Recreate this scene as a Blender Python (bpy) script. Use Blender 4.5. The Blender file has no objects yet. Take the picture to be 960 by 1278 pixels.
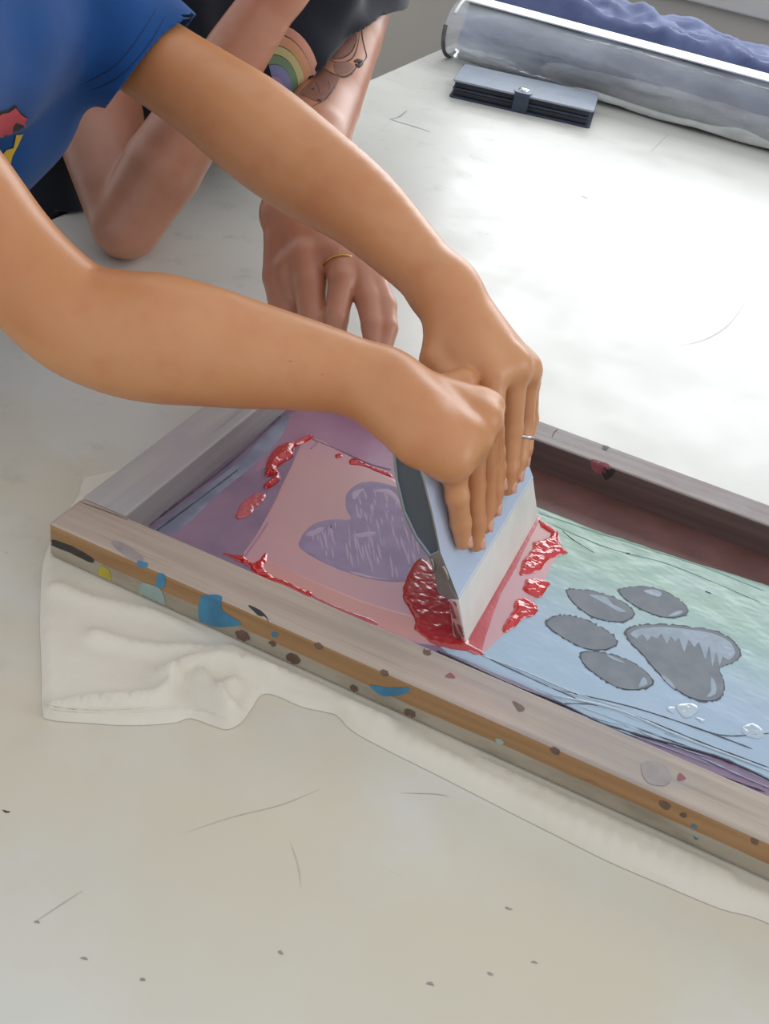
import bpy, bmesh, math, random
import numpy as np
import openvdb
from mathutils import Vector, Matrix, noise
from mathutils.bvhtree import BVHTree
from mathutils.geometry import delaunay_2d_cdt, tessellate_polygon

random.seed(4)
S = bpy.context.scene
COL = S.collection

# ------------------------------------------------------------------ frame of reference
# u runs along the long side of the printing frame, v across it, z up from the table top
FOC, PIT, ROL, HC, TH = 1430., .6176, .1912, .5463, -.3251
cp, sp = math.cos(PIT), math.sin(PIT)
cr, sr = math.cos(ROL), math.sin(ROL)
FW = np.array([0, cp, -sp]); _r = np.array([1., 0, 0]); _u = np.array([0, sp, cp])
RT = cr * _r + sr * _u; UP = -sr * _r + cr * _u
CAM = np.array([0, 0, HC])
UA = np.array([math.cos(TH), math.sin(TH), 0]); VA = np.array([-UA[1], UA[0], 0])
ORG = np.array([-.2318, .63, 0])
ZA = np.array([0, 0, 1.])
ROT = np.stack([UA, VA, ZA])            # rows: world -> uvz
CU = ROT @ (CAM - ORG)                  # camera in uvz


def W(p):
    return ORG + UA * p[0] + VA * p[1] + ZA * p[2]


def ray(x, y):
    return ROT @ (FW + (x - 480) / FOC * RT - (y - 639) / FOC * UP)


def onz(x, y, z=0.):
    d = ray(x, y); return CU + d * ((z - CU[2]) / d[2])


def onv(x, y, v):
    d = ray(x, y); return CU + d * ((v - CU[1]) / d[1])


def onu(x, y, u):
    d = ray(x, y); return CU + d * ((u - CU[0]) / d[0])


def pj(u, v, z=.0058):
    q = W((u, v, z)) - CAM; d = q @ FW; return (480 + FOC * (q @ RT) / d, 639 - FOC * (q @ UP) / d)


FN = np.array([.917, .0312, .398]); FP = np.array([.2603, .089, .0731])   # front plate of the squeegee


def face(x, y, off=0.):
    d = ray(x, y); return CU + d * (((FP - CU) @ FN + off) / (d @ FN))


# ------------------------------------------------------------------ materials
def lin(c):
    if isinstance(c, str):
        c = [int(c[i:i + 2], 16) / 255 for i in (0, 2, 4)]
        c = [x / 12.92 if x <= .04045 else ((x + .055) / 1.055) ** 2.4 for x in c]
    return (c[0], c[1], c[2], 1)


class NT:
    def __init__(s, name):
        s.m = bpy.data.materials.new(name); s.m.use_nodes = True
        s.t = s.m.node_tree; s.n = s.t.nodes; s.n.clear()
        s.out = s.n.new('ShaderNodeOutputMaterial')
        s.b = s.n.new('ShaderNodeBsdfPrincipled')
        s.t.links.new(s.b.outputs[0], s.out.inputs[0])
        s.tc = s.n.new('ShaderNodeTexCoord')

    def link(s, a, b): s.t.links.new(a, b)

    def coord(s, scale=(1, 1, 1), loc=(0, 0, 0)):
        mp = s.n.new('ShaderNodeMapping'); s.link(s.tc.outputs['Object'], mp.inputs[0])
        mp.inputs['Scale'].default_value = scale; mp.inputs['Location'].default_value = loc
        return mp.outputs[0]

    def noise(s, sc, detail=4, stretch=(1, 1, 1), rough=.55, loc=(0, 0, 0), dist=0):
        t = s.n.new('ShaderNodeTexNoise'); s.link(s.coord(stretch, loc), t.inputs['Vector'])
        t.inputs['Scale'].default_value = sc; t.inputs['Detail'].default_value = detail
        t.inputs['Roughness'].default_value = rough; t.inputs['Distortion'].default_value = dist
        return t.outputs['Fac']

    def ramp(s, fac, a, b, lo=0, hi=1):
        r = s.n.new('ShaderNodeMapRange'); r.interpolation_type = 'SMOOTHSTEP'
        s.link(fac, r.inputs[0])
        for i, x in zip((1, 2, 3, 4), (a, b, lo, hi)): r.inputs[i].default_value = x
        return r.outputs[0]

    def math(s, op, a, b):
        m = s.n.new('ShaderNodeMath'); m.operation = op
        for i, x in enumerate((a, b)):
            if isinstance(x, (int, float)): m.inputs[i].default_value = x
            else: s.link(x, m.inputs[i])
        return m.outputs[0]

    def mix(s, fac, a, b):
        m = s.n.new('ShaderNodeMix'); m.data_type = 'RGBA'
        if isinstance(fac, (int, float)): m.inputs[0].default_value = fac
        else: s.link(fac, m.inputs[0])
        for i, x in ((6, a), (7, b)):
            if isinstance(x, (tuple, list, str)): m.inputs[i].default_value = lin(x)
            else: s.link(x, m.inputs[i])
        return m.outputs[2]

    def sep(s):
        x = s.n.new('ShaderNodeSeparateXYZ'); s.link(s.tc.outputs['Object'], x.inputs[0]); return x.outputs

    def base(s, c):
        if isinstance(c, (tuple, list, str)): s.b.inputs['Base Color'].default_value = lin(c)
        else: s.link(c, s.b.inputs['Base Color'])

    def set(s, **k):
        names = dict(rough='Roughness', metal='Metallic', spec='Specular IOR Level', coat='Coat Weight', coatr='Coat Roughness',
                     sss='Subsurface Weight', trans='Transmission Weight', ior='IOR', alpha='Alpha', sheen='Sheen Weight')
        for a, v in k.items():
            i = s.b.inputs[names[a]]
            if isinstance(v, (int, float)): i.default_value = v
            else: s.link(v, i)
        return s

    def bump(s, h, strength=.3, dist=.001):
        b = s.n.new('ShaderNodeBump'); s.link(h, b.inputs['Height'])
        b.inputs['Strength'].default_value = strength; b.inputs['Distance'].default_value = dist
        s.link(b.outputs[0], s.b.inputs['Normal']); return s


def simple(name, c, rough=.5, c2=None, sc=20, bump=0, bsc=200, bd=.0006, stretch=(1, 1, 1), **k):
    m = NT(name)
    m.base(c if c2 is None else m.mix(m.ramp(m.noise(sc, 5, stretch), .35, .68), c, c2))
    m.set(rough=rough, **k)
    if bump: m.bump(m.noise(bsc, 3, stretch), bump, bd)
    return m.m


def skin(name, c, c2, red):
    m = NT(name)
    a = m.mix(m.ramp(m.noise(9, 4), .35, .7), c, c2)
    a = m.mix(m.ramp(m.noise(38, 4, loc=(3, 1, 2)), .45, .8, 0, .35), a, red)
    sp_ = m.ramp(m.noise(95, 2, loc=(9, 4, 2)), .775, .80, 0, .55)
    a = m.mix(sp_, a, '6e4028')
    m.base(a); m.set(rough=.38, sss=.12, spec=.6)
    m.b.inputs['Subsurface Radius'].default_value = (.9, .35, .2)
    m.b.inputs['Subsurface Scale'].default_value = .006
    m.bump(m.math('ADD', m.noise(420, 3), m.noise(1100, 2)), .22, .0004)
    return m.m


SKIN_A = skin('tanned_skin', 'ce9160', 'c48350', 'be6f4a')
SKIN_B = skin('ruddy_skin', 'c28a6e', 'b57859', 'b06650')
NAIL = simple('nail', 'd9a286', .28)


def table_mat():
    m = NT('white_table_laminate')
    x = m.sep()
    c = m.mix(m.ramp(m.noise(3.1, 5), .3, .75), 'd9d8cf', 'cfcec6')
    # yellowed varnish stain around the printing frame
    band = m.math('MULTIPLY', m.ramp(x[1], -.42, -.12), m.ramp(x[1], .06, .34, 1, 0))
    st = m.math('MULTIPLY', band, m.ramp(m.noise(5.2, 5, loc=(1, 2, 0)), .30, .62))
    c = m.mix(m.math('MULTIPLY', st, .58), c, 'cdbf9a')
    gr = m.math('MULTIPLY', m.ramp(x[0], .25, -.15, 0, 1), m.ramp(m.noise(26, 7, rough=.7), .52, .75))
    c = m.mix(m.math('MULTIPLY', gr, .4), c, '9fa19a')
    c = m.mix(m.ramp(m.noise(60, 3, stretch=(1, 1, 1), loc=(5, 5, 0)), .74, .80, 0, .5), c, '8f8b7d')
    # fine scratches
    c = m.mix(m.ramp(m.noise(14, 2, stretch=(1, 22, 1), loc=(2, 0, 0)), .73, .78, 0, .25), c, 'a8a498')
    m.base(c)
    m.set(rough=m.ramp(m.noise(12, 5), .3, .7, .28, .40), spec=.55)
    m.bump(m.noise(90, 3), .05, .0006)
    return m.m


TABLE = table_mat()


def wood_mat(name, a, b, c, side=None, stain=(), rough=.6, tape=None):
    """grain along local x; side = raw brown of the outer edges"""
    m = NT(name)
    x = m.sep()
    grain = m.noise(55, 6, (.05, 1, 1), .65, dist=.6)
    base = m.mix(m.ramp(grain, .3, .7), a, b)
    base = m.mix(m.ramp(m.noise(150, 3, (.03, 1, 1)), .58, .75, 0, .5), base, c)
    for i, (col, amt, sc) in enumerate(stain):
        base = m.mix(m.ramp(m.noise(sc, 5, (.6, 1, 1), loc=(i * 7 + 3, i * 3, 0)), .50, .66, 0, amt), base, col)
    if side:
        g = m.n.new('ShaderNodeNewGeometry'); sx = m.n.new('ShaderNodeSeparateXYZ'); m.link(g.outputs['True Normal'], sx.inputs[0])
        sd = m.mix(m.ramp(grain, .3, .7), side[0], side[1])
        if tape:
            wob = m.math('ADD', x[2], m.math('MULTIPLY', m.noise(18, 4, (.3, 1, 1)), .009))
            tp = m.mix(m.ramp(m.noise(30, 5, (.4, 1, 1), loc=(4, 4, 4)), .4, .65), tape[0], tape[1])
            sd = m.mix(m.ramp(wob, tape[2] + .0012, tape[2] - .0004), sd, tp)
            sd = m.mix(m.ramp(m.noise(40, 4, (.5, 1, 1), loc=(8, 2, 1)), .66, .72, 0, .7), sd, '5d4636')
        base = m.mix(m.ramp(sx.outputs[2], .30, .62), sd, base)
    m.base(base); m.set(rough=rough, spec=.4)
    m.bump(m.math('ADD', m.noise(160, 4, (.04, 1, 1)), m.math('MULTIPLY', m.noise(25, 4), .6)), .5, .0009)
    return m.m


WOOD_N = wood_mat('worn_pink_grey_wood', 'b9aa9a', 'a69685', '7c6c5f', ('a98259', '8a6640'), (('b9a09d', .45, 9), ('9a9290', .5, 14)), .5,
                  ('a79e8c', '8f8574', .0180))
WOOD_L = wood_mat('grey_paint_stained_wood', 'b5b1a9', 'a6a2a2', '827d82', None, (('8b8c9e', .45, 11), ('b3a6a8', .35, 8)), .42)
WOOD_F = wood_mat('weathered_brown_grey_wood', '9c938d', '8b807a', '6d6260', ('6b5650', '54423e'), (('a09aa0', .5, 10), ('7c6460', .5, 13)), .5)
STENCIL = simple('open_mesh_lilac', '9d8aa9', .5, '927f9e', 60, .3, 900, .0003)
FABRIC_MESH = simple('printing_mesh', '85708a', .32, '9c8298', 14, .15, 1500, .0002, spec=.5)
MAUVE = simple('mauve_ink_haze', 'a97d96', .3, 'b08aa0', 14)
BROWN = simple('brown_tape', '714e48', .42, '634440', 25, .3, 60, .0008)
PINK = simple('pink_stencil_film', 'cb9fa8', .30, 'd2a5a2', 9, .12, 60, .0006, coat=.3, coatr=.1)
SALMON = simple('salmon_reflection_tint', 'd8a198', .3, 'd39a96', 12)  # reflection on the pink film painted as a salmon tint
BLUE_F = None
RED = simple('wet_red_ink', 'c4161c', .12, 'd2242a', 40, .12, 220, .0006, coat=.8, coatr=.05, spec=.6)
RED_P = simple('red_ink_pool', 'ad2a2d', .2, 'b93234', 40, .12, 240, .0006, coat=.6, coatr=.06)
RED_T = simple('thin_red_ink', 'c25a62', .2, 'cb6a70', 40, .25, 240, .0006, coat=.5, coatr=.08)
DARKINK = simple('dark_ink_edge', '3c4450', .2, '565d68', 40, .3, 120, .001, coat=.5)
PAW = simple('grey_open_mesh', '777d84', .55, '83888e', 50, .3, 900, .0003, spec=.3)
PAWEDGE = simple('paw_ink_edge', '41474e', .3)
WETGLINT = simple('pale_ink_glint', 'bccbd6', .12, 'b0c0cc', 60, .3, 200, .001, coat=.7)  # glint of wet ink painted as a pale base colour


def film_mat():
    m = NT('mint_film_sky_tint'); x = m.sep()
    w = m.math('ADD', x[1], m.math('MULTIPLY', m.noise(9, 4, (.4, 1, 1)), .06))
    c = m.mix(m.ramp(w, -.03, .09), 'a9c0d2', 'a2c0b0')  # sky reflection painted as blue over the near part of the mint film
    c = m.mix(m.ramp(m.noise(11, 5, (.3, 1, 1)), .45, .7, 0, .35), c, 'b3c0d8')
    m.base(c); m.set(rough=.24, spec=.45, coat=.15, coatr=.08)
    m.bump(m.math('ADD', m.noise(20, 5, (.22, 1, 1)), m.math('MULTIPLY', m.noise(420, 2), .08)), .16, .0014)
    return m.m


BLUE_F = film_mat()
ALU = simple('pale_blue_metal', 'c3d2e6', .33, 'bccbe0', 40, .05, 300, .0003, (1, .05, 1), metal=.1)  # even pale blue base colour for the handle
HOLLOWGREY = simple('dark_grey_hollow_shade', '4c5256', .42, '565c60', 15)
RUBBER = simple('cream_squeegee_rubber', 'e3e3da', .4, 'dadad0', 30)
PINKEND = simple('ink_stained_rubber', 'd9aaa2', .35, 'c98d86', 70, .3, 200)


def cloth(name, c, c2, rough=.85, sc=8, weave=1400, sheen=.25):
    m = NT(name)
    m.base(m.mix(m.ramp(m.noise(sc, 4), .35, .7), c, c2)); m.set(rough=rough, spec=.2, sheen=sheen)
    m.bump(m.math('ADD', m.noise(weave, 2), m.math('MULTIPLY', m.noise(60, 4), 1.2)), .3, .0007)
    return m.m


COTTON = cloth('natural_white_cotton', 'e0d9c8', 'd8d1be', sc=5)
BLUE_T = cloth('royal_blue_jersey', '1b4d8a', '17437b', sheen=.1)
BLUE_S = simple('blue_stitch', '12335f', .9)
BLACK_T = cloth('black_jersey', '20242e', '1a1d26')
NAVY_C = cloth('washed_navy_cotton', '646e92', '525c80', sc=14)
GREY_C = cloth('pale_grey_fleece', 'd3d5d4', 'bcbfbf', sc=16)
SHORT_A = cloth('dark_shorts', '22252c', '2a2d35')
LEATHER = simple('slate_leather_sheen', '8a93a0', .42, '808a98', 30, .25, 500, .0005)  # lightened to carry the reflection on the wallet's top
LEATHER_D = simple('dark_blue_leather', '2c3646', .5, '343f50', 30, .25, 500, .0005)
PAGES = simple('dark_wallet_inside', '2b2c33', .7, '35363d', 60, .3, 120)
STEEL = simple('polished_steel', 'd8dadd', .2, metal=1)
GOLD = simple('gold', 'c9a45a', .22, metal=1)
WHITEP = simple('white_plastic_strip', 'eef0ef', .25)
PLASTER = simple('grey_plaster', 'bdb7ab', .85, 'b5afa3', 3, .15, 40, .002)
SILL = simple('pale_sill_paint', 'c9c6bf', .5, 'c3c0b8', 4)
FLOORM = simple('grey_floor', '8e8a82', .5, '868279', 2)
FRAMEP = simple('white_window_paint', 'e6e6e2', .4)
INKC = {k: simple('stain_' + k, c, .5, c2, 60) for k, c, c2 in (
    ('blue', '3f83a2', '35708f'), ('teal', '8fa39c', '9fae9f'), ('yellow', 'b9aa2e', 'a89a30'), ('brown', '6f5647', '5f493c'),
    ('red', '8c4a50', '9a545a'), ('black', '33302f', '2a2828'), ('grey', '9d9490', '918884'), ('cream', 'd9c9ae', 'cdbd9f'),
    ('pencil', '8f9092', '9c9d9e'))}
TATTOO = simple('tattoo_ink', '4d3a36', .5)
TATTOO_L = simple('tattoo_shade', '8a6254', .5, '946a5a', 90)


def plastic_mat():
    m = NT('clear_plastic_film')
    tr = m.n.new('ShaderNodeBsdfTransparent'); tr.inputs[0].default_value = (.93, .95, .97, 1)
    df = m.n.new('ShaderNodeBsdfDiffuse'); df.inputs[0].default_value = (.75, .8, .86, 1)
    gl = m.n.new('ShaderNodeBsdfGlossy'); gl.inputs['Roughness'].default_value = .16
    fr = m.n.new('ShaderNodeFresnel'); fr.inputs[0].default_value = 1.5
    bp = m.n.new('ShaderNodeBump'); m.link(m.noise(24, 4, (.3, 1, 1)), bp.inputs['Height'])
    bp.inputs['Strength'].default_value = .6; bp.inputs['Distance'].default_value = .006
    m.link(bp.outputs[0], gl.inputs['Normal']); m.link(bp.outputs[0], fr.inputs['Normal'])
    a = m.n.new('ShaderNodeMixShader'); b = m.n.new('ShaderNodeMixShader')
    m.link(m.ramp(m.noise(10, 5, (.4, 1, 1)), .3, .75, .18, .50), a.inputs[0])
    m.link(tr.outputs[0], a.inputs[1]); m.link(df.outputs[0], a.inputs[2])
    m.link(m.math('ADD', fr.outputs[0], .03), b.inputs[0]); m.link(a.outputs[0], b.inputs[1]); m.link(gl.outputs[0], b.inputs[2])
    m.link(b.outputs[0], m.out.inputs[0])
    return m.m


FILM = plastic_mat()

# ------------------------------------------------------------------ object helpers
ABS = {}                                 # object name -> origin in uvz


def tag(o, label=None, cat=None, group=None, kind=None):
    if label: o['label'] = label
    if cat: o['category'] = cat
    if group: o['group'] = group
    if kind: o['kind'] = kind
    return o


def _place(o, origin, parent):
    COL.objects.link(o)
    if parent is not None:
        o.parent = parent; o.location = np.asarray(origin) - ABS[parent.name]
    else:
        o.location = W(origin); o.rotation_euler = (0, 0, TH)
    ABS[o.name] = np.asarray(origin, float)
    return o


def thing(name, origin, label, cat, group=None):
    return tag(_place(bpy.data.objects.new(name, None), origin, None), label, cat, group)


def mesh(name, verts, faces, m, parent=None, origin=None, smooth=True, angle=None):
    verts = np.asarray(verts, float)
    if origin is None: origin = ABS[parent.name] if parent is not None else verts.mean(0)
    origin = np.asarray(origin, float)
    me = bpy.data.meshes.new(name)
    me.from_pydata((verts - origin).tolist(), [], [list(f) for f in faces])
    bm = bmesh.new(); bm.from_mesh(me); bmesh.ops.recalc_face_normals(bm, faces=bm.faces[:]); bm.to_mesh(me); bm.free()
    me.materials.append(m)
    if smooth: me.polygons.foreach_set('use_smooth', [True] * len(me.polygons))
    o = bpy.data.objects.new(name, me)
    _place(o, origin, parent)
    if smooth and angle:
        me.set_sharp_from_angle(angle=math.radians(angle))
    return o


def bevel(o, w, seg=2):
    b = o.modifiers.new('bevel', 'BEVEL'); b.width = w; b.segments = seg; b.limit_method = 'ANGLE'; b.angle_limit = math.radians(35)
    return o


def prism(loop, axis_a, axis_b, extr, start):
    """loop of (a,b) in the plane of two unit vectors, extruded along extr from start"""
    A, B, E_, P = map(lambda t: np.asarray(t, float), (axis_a, axis_b, extr, start))
    n = len(loop)
    vs = [P + A * a + B * b for a, b in loop] + [P + A * a + B * b + E_ for a, b in loop]
    fs = [list(range(n))[::-1], list(range(n, 2 * n))] + [[i, (i + 1) % n, n + (i + 1) % n, n + i] for i in range(n)]
    return vs, fs


def boxm(lo, hi):
    lo = np.asarray(lo, float); hi = np.asarray(hi, float)
    return prism([(0, 0), (hi[0] - lo[0], 0), (hi[0] - lo[0], hi[1] - lo[1]), (0, hi[1] - lo[1])], (1, 0, 0), (0, 1, 0), (0, 0, hi[2] - lo[2]), lo)


def spline(pts, n=6, closed=False):
    P = [np.asarray(p, float) for p in pts]; N = len(P); out = []
    for i in range(N if closed else N - 1):
        g = (lambda k: P[k % N]) if closed else (lambda k: P[min(max(k, 0), N - 1)])
        a, b, c, d = g(i - 1), g(i), g(i + 1), g(i + 2)
        for k in range(n):
            t = k / n
            out.append(.5 * (2 * b + (c - a) * t + (2 * a - 5 * b + 4 * c - d) * t * t + (3 * b - a - 3 * c + d) * t ** 3))
    if not closed: out.append(P[-1])
    return np.array(out)


def tube(path, rad, seg=10):
    P = np.asarray(path, float); n = len(P)
    R = np.full(n, rad) if np.isscalar(rad) else np.asarray(rad)
    vs = []; fs = []
    T = np.gradient(P, axis=0); T /= np.linalg.norm(T, axis=1)[:, None] + 1e-12
    nrm = np.cross(T[0], [.3, .5, .8]); nrm /= np.linalg.norm(nrm)
    for i in range(n):
        nrm = nrm - T[i] * (nrm @ T[i]); nrm /= np.linalg.norm(nrm); b = np.cross(T[i], nrm)
        for k in range(seg):
            a = 2 * math.pi * k / seg; vs.append(P[i] + R[i] * (math.cos(a) * nrm + math.sin(a) * b))
    for i in range(n - 1):
        for k in range(seg):
            fs.append([i * seg + k, i * seg + (k + 1) % seg, (i + 1) * seg + (k + 1) % seg, (i + 1) * seg + k])
    fs += [list(range(seg))[::-1], list(range((n - 1) * seg, n * seg))]
    return vs, fs


def inside(poly, q):
    x, y = q[:, 0], q[:, 1]; r = np.zeros(len(q), bool); n = len(poly)
    for i in range(n):
        a, b = poly[i], poly[(i + 1) % n]
        with np.errstate(divide='ignore', invalid='ignore'):
            r ^= ((a[1] > y) != (b[1] > y)) & (x < (b[0] - a[0]) * (y - a[1]) / (b[1] - a[1]) + a[0])
    return r


def edgedist(poly, q):
    d = np.full(len(q), 1e9); n = len(poly)
    for i in range(n):
        a, b = poly[i], poly[(i + 1) % n]; ab = b - a
        t = np.clip(((q - a) @ ab) / (ab @ ab + 1e-18), 0, 1)
        d = np.minimum(d, np.linalg.norm(q - (a + t[:, None] * ab), axis=1))
    return d


def fill(poly, step):
    """triangulated 2D polygon with interior points; returns pts, tris, distance to the outline"""
    poly = np.asarray(poly, float)
    lo, hi = poly.min(0), poly.max(0)
    gx, gy = np.meshgrid(np.arange(lo[0], hi[0], step), np.arange(lo[1], hi[1], step))
    q = np.stack([gx.ravel(), gy.ravel()], 1)
    q += (np.arange(len(q)) // gx.shape[1] % 2)[:, None] * np.array([step / 2, 0])
    q = q[inside(poly, q)]
    if len(q): q = q[edgedist(poly, q) > step * .45]
    pts = np.concatenate([poly, q]) if len(q) else poly
    n = len(poly)
    v, _, f, *_ = delaunay_2d_cdt([Vector(p) for p in pts], [(i, (i + 1) % n) for i in range(n)], [list(range(n))], 1, 1e-9)
    v = np.array([tuple(p) for p in v])
    return v, f, edgedist(poly, v)


def densify(poly, n=4, jit=0.):
    p = spline(poly, n, True)
    if jit: p = p + np.array([[noise.noise(Vector((a * .31, b * .31, 1))), noise.noise(Vector((a * .31, b * .31, 7)))] for a, b in p]) * jit
    return p


def nz(x, y, s, k=0.): return noise.noise(Vector((x * s, y * s, k)))


def patch(name, px, m, parent, z, h=.0002, step=3., n=4, jit=0., bump=0., bsc=200., edge=None, round_=.002, label=None, smooth=True):
    """a film or blob of ink lying on the horizontal plane z; px = outline in photo pixels"""
    poly = np.array([onz(a, b, z)[:2] for a, b in densify(px, n, jit)])
    v, f, d = fill(poly, step * .00053)
    hh = h * np.clip(d / round_, 0, 1) ** .5 if round_ > 0 else np.full(len(v), h)
    if bump: hh = hh + np.clip(d / .002, 0, 1) * bump * np.array([nz(a, b, bsc) + .5 * nz(a, b * 3, bsc * 2, 3) for a, b in v])
    vs = np.column_stack([v, z + np.maximum(hh, .00003)])
    o = mesh(name, vs, f, m, parent, smooth=smooth)
    for p in o.data.polygons:
        if p.normal.z < 0: p.flip()
    if label: o['label'] = label
    return o


BVHS = {}


def bvh(o):
    if o.name not in BVHS:
        dg = bpy.context.evaluated_depsgraph_get(); e = o.evaluated_get(dg); me = e.to_mesh()
        off = ABS[o.name]
        BVHS[o.name] = BVHTree.FromPolygons([tuple(np.array(v.co) + off) for v in me.vertices], [tuple(p.vertices) for p in me.polygons])
        e.to_mesh_clear()
    return BVHS[o.name]


def cast(o, x, y, off):
    d = Vector(ray(x, y)).normalized()
    h = bvh(o).ray_cast(Vector(CU), d)
    if h[0] is None: return None
    nrm = h[1] if h[1].dot(d) < 0 else -h[1]
    return np.array(h[0] + nrm * off)


def decal(name, px, m, target, parent, off=.0004, step=3., n=4, jit=0.):
    """a mark on a real surface: outline in photo pixels, thrown onto that surface"""
    v, f, _ = fill(densify(px, n, jit), step)
    hit = [cast(target, a, b, off) for a, b in v]
    ok = [i for i, h in enumerate(hit) if h is not None]; ren = {j: i for i, j in enumerate(ok)}
    fs = []
    for t in f:
        if not all(i in ren for i in t): continue
        q = [hit[i] for i in t]
        if max(np.linalg.norm(q[a] - q[a - 1]) for a in range(3)) > .02: continue
        fs.append([ren[i] for i in t])
    if not fs: return None
    comp = list(range(len(ok)))
    def root(i):
        while comp[i] != i: comp[i] = comp[comp[i]]; i = comp[i]
        return i
    for t in fs: comp[root(t[0])] = root(t[1]); comp[root(t[1])] = root(t[2])
    cnt = {}
    for t in fs: cnt[root(t[0])] = cnt.get(root(t[0]), 0) + 1
    best = max(cnt, key=cnt.get); fs = [t for t in fs if root(t[0]) == best]
    used = sorted({i for t in fs for i in t}); r2 = {j: i for i, j in enumerate(used)}
    ok = [ok[i] for i in used]; fs = [[r2[i] for i in t] for t in fs]
    return mesh(name, [hit[i] for i in ok], fs, m, parent)


def line(name, px, m, target, parent, rad=.0005, off=.0001, n=5, seg=6):
    pts = [h for h in (cast(target, a, b, off) for a, b in spline(px, n)) if h is not None]
    if len(pts) < 3: return None
    R = np.array([rad * (.35 + .65 * min(1, 4 * min(i + .2, len(pts) - .8 - i) / len(pts))) for i in range(len(pts))])
    return mesh(name, *tube(pts, R, seg), m, parent)


# ------------------------------------------------------------------ solid bodies grown from smoothly joined tapered limbs
def smin(a, b, k):
    h = np.clip(.5 + .5 * (b - a) / k, 0, 1)
    return b * (1 - h) + a * h - k * h * (1 - h)


class Cone:
    def __init__(s, a, b, ra, rb=None, flat=None):
        s.a = np.asarray(a, np.float32); s.b = np.asarray(b, np.float32); s.ra = ra; s.rb = ra if rb is None else rb
        s.flat = None
        if flat is not None: s.flat = (np.asarray(flat[0], np.float32) / np.linalg.norm(flat[0]), flat[1])   # squeeze along an axis

    def d(s, p):
        ab = s.b - s.a; ap = p - s.a
        t = np.clip((ap @ ab) / max(float(ab @ ab), 1e-9), 0, 1)
        r = ap - t[:, None] * ab
        if s.flat is not None: r = r + (r @ s.flat[0])[:, None] * s.flat[0] * (s.flat[1] - 1)
        return np.sqrt((r * r).sum(1)) - (s.ra + (s.rb - s.ra) * t)

    def far(s, c):
        ab = s.b - s.a; t = min(max(float((c - s.a) @ ab) / max(float(ab @ ab), 1e-9), 0), 1)
        return float(np.linalg.norm(c - s.a - t * ab)) - max(s.ra, s.rb)


class Many:
    """a limb: a run of tapered pieces that follow one another without swelling"""
    def __init__(s, parts):
        s.parts = parts
        P_ = np.array([q.a for q in parts] + [q.b for q in parts]); s.a = P_.min(0); s.b = P_.max(0)
        s.ra = s.rb = max(max(q.ra, q.rb) for q in parts)

    def d(s, p):
        r = None; c = p[[0, -1]].mean(0); reach = float(np.linalg.norm(p[-1] - p[0])) / 2 + .04
        near = [q for q in s.parts if q.far(c) < reach] or [min(s.parts, key=lambda q: q.far(c))]
        for q in near:
            e = q.d(p); r = e if r is None else smin(r, e, .0015)
        return r

    def far(s, c): return min(q.far(c) for q in s.parts)


def flat(l):
    return [c for q in l for c in (q.parts if isinstance(q, Many) else [q])]


def chain(pts, rs):
    return [Cone(pts[i], pts[i + 1], rs[i], rs[i + 1]) for i in range(len(pts) - 1)]


def limb(rows, n=5):
    """rows of (x, y, v, width): centreline and breadth in the photo at a known distance v"""
    P4 = []
    for x, y, v, w in rows:
        q = onv(x, y, v); dep = float((W(q) - CAM) @ FW); P4.append(list(q) + [w / 2 * dep / FOC])
    P4 = spline(P4, n)
    return [Many([Cone(P4[i][:3], P4[i + 1][:3], P4[i][3], P4[i + 1][3]) for i in range(len(P4) - 1)])]


def group_d(prims, p, c, reach, k):
    d = None
    for q in prims:
        if q.far(c) > reach: continue
        e = q.d(p); d = e if d is None else smin(d, e, k)
    return d


def body_field(limbs, hands, k=.02):
    def f(p, c, reach):
        D = group_d(limbs, p, c, reach, k)
        F = []
        for palm, fingers in hands:
            P = group_d(palm, p, c, reach, .010)
            if P is not None: D = P if D is None else smin(D, P, .014)
            F += fingers
        out = D
        for ch in F:
            e = group_d(ch, p, c, reach, .0035)
            if e is None: continue
            if D is not None: e = smin(e, D, .0055)
            out = e if out is None else smin(out, e, .0008)
        return out
    return f


def grow(name, field, prims, h, m, parent=None, origin=None, smooth_it=3):
    """polygonise a distance field (only near its limbs)"""
    B = 28; band = 3 * h
    g = openvdb.FloatGrid(band); g.transform = openvdb.createLinearTransform(voxelSize=h)
    blocks = set(); L = B * h
    for q in flat(prims):
        r = max(q.ra, q.rb) + band + .012
        lo = np.floor((np.minimum(q.a, q.b) - r) / L).astype(int); hi = np.floor((np.maximum(q.a, q.b) + r) / L).astype(int)
        for i in range(lo[0], hi[0] + 1):
            for j in range(lo[1], hi[1] + 1):
                for l in range(lo[2], hi[2] + 1):
                    c = (np.array([i, j, l]) + .5) * L
                    if q.far(c) < L * .87 + band + .012: blocks.add((i, j, l))
    ax = np.arange(B, dtype=np.float32)
    gx, gy, gz = np.meshgrid(ax, ax, ax, indexing='ij')
    base = np.stack([gx.ravel(), gy.ravel(), gz.ravel()], 1) * np.float32(h)
    for (i, j, l) in blocks:
        o0 = np.array([i, j, l]) * L; c = o0 + L / 2
        d = field((base + o0.astype(np.float32)), c, L * .87 + band + .03)
        if d is None: continue
        g.copyFromArray(np.clip(d, -band, band).reshape(B, B, B).astype(np.float32), ijk=(i * B, j * B, l * B))
    pts, quads = g.convertToQuads(isovalue=0.)
    o = mesh(name, pts, quads, m, parent, origin)
    if smooth_it:
        s = o.modifiers.new('smooth', 'SMOOTH'); s.factor = .5; s.iterations = smooth_it
    return o


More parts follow.
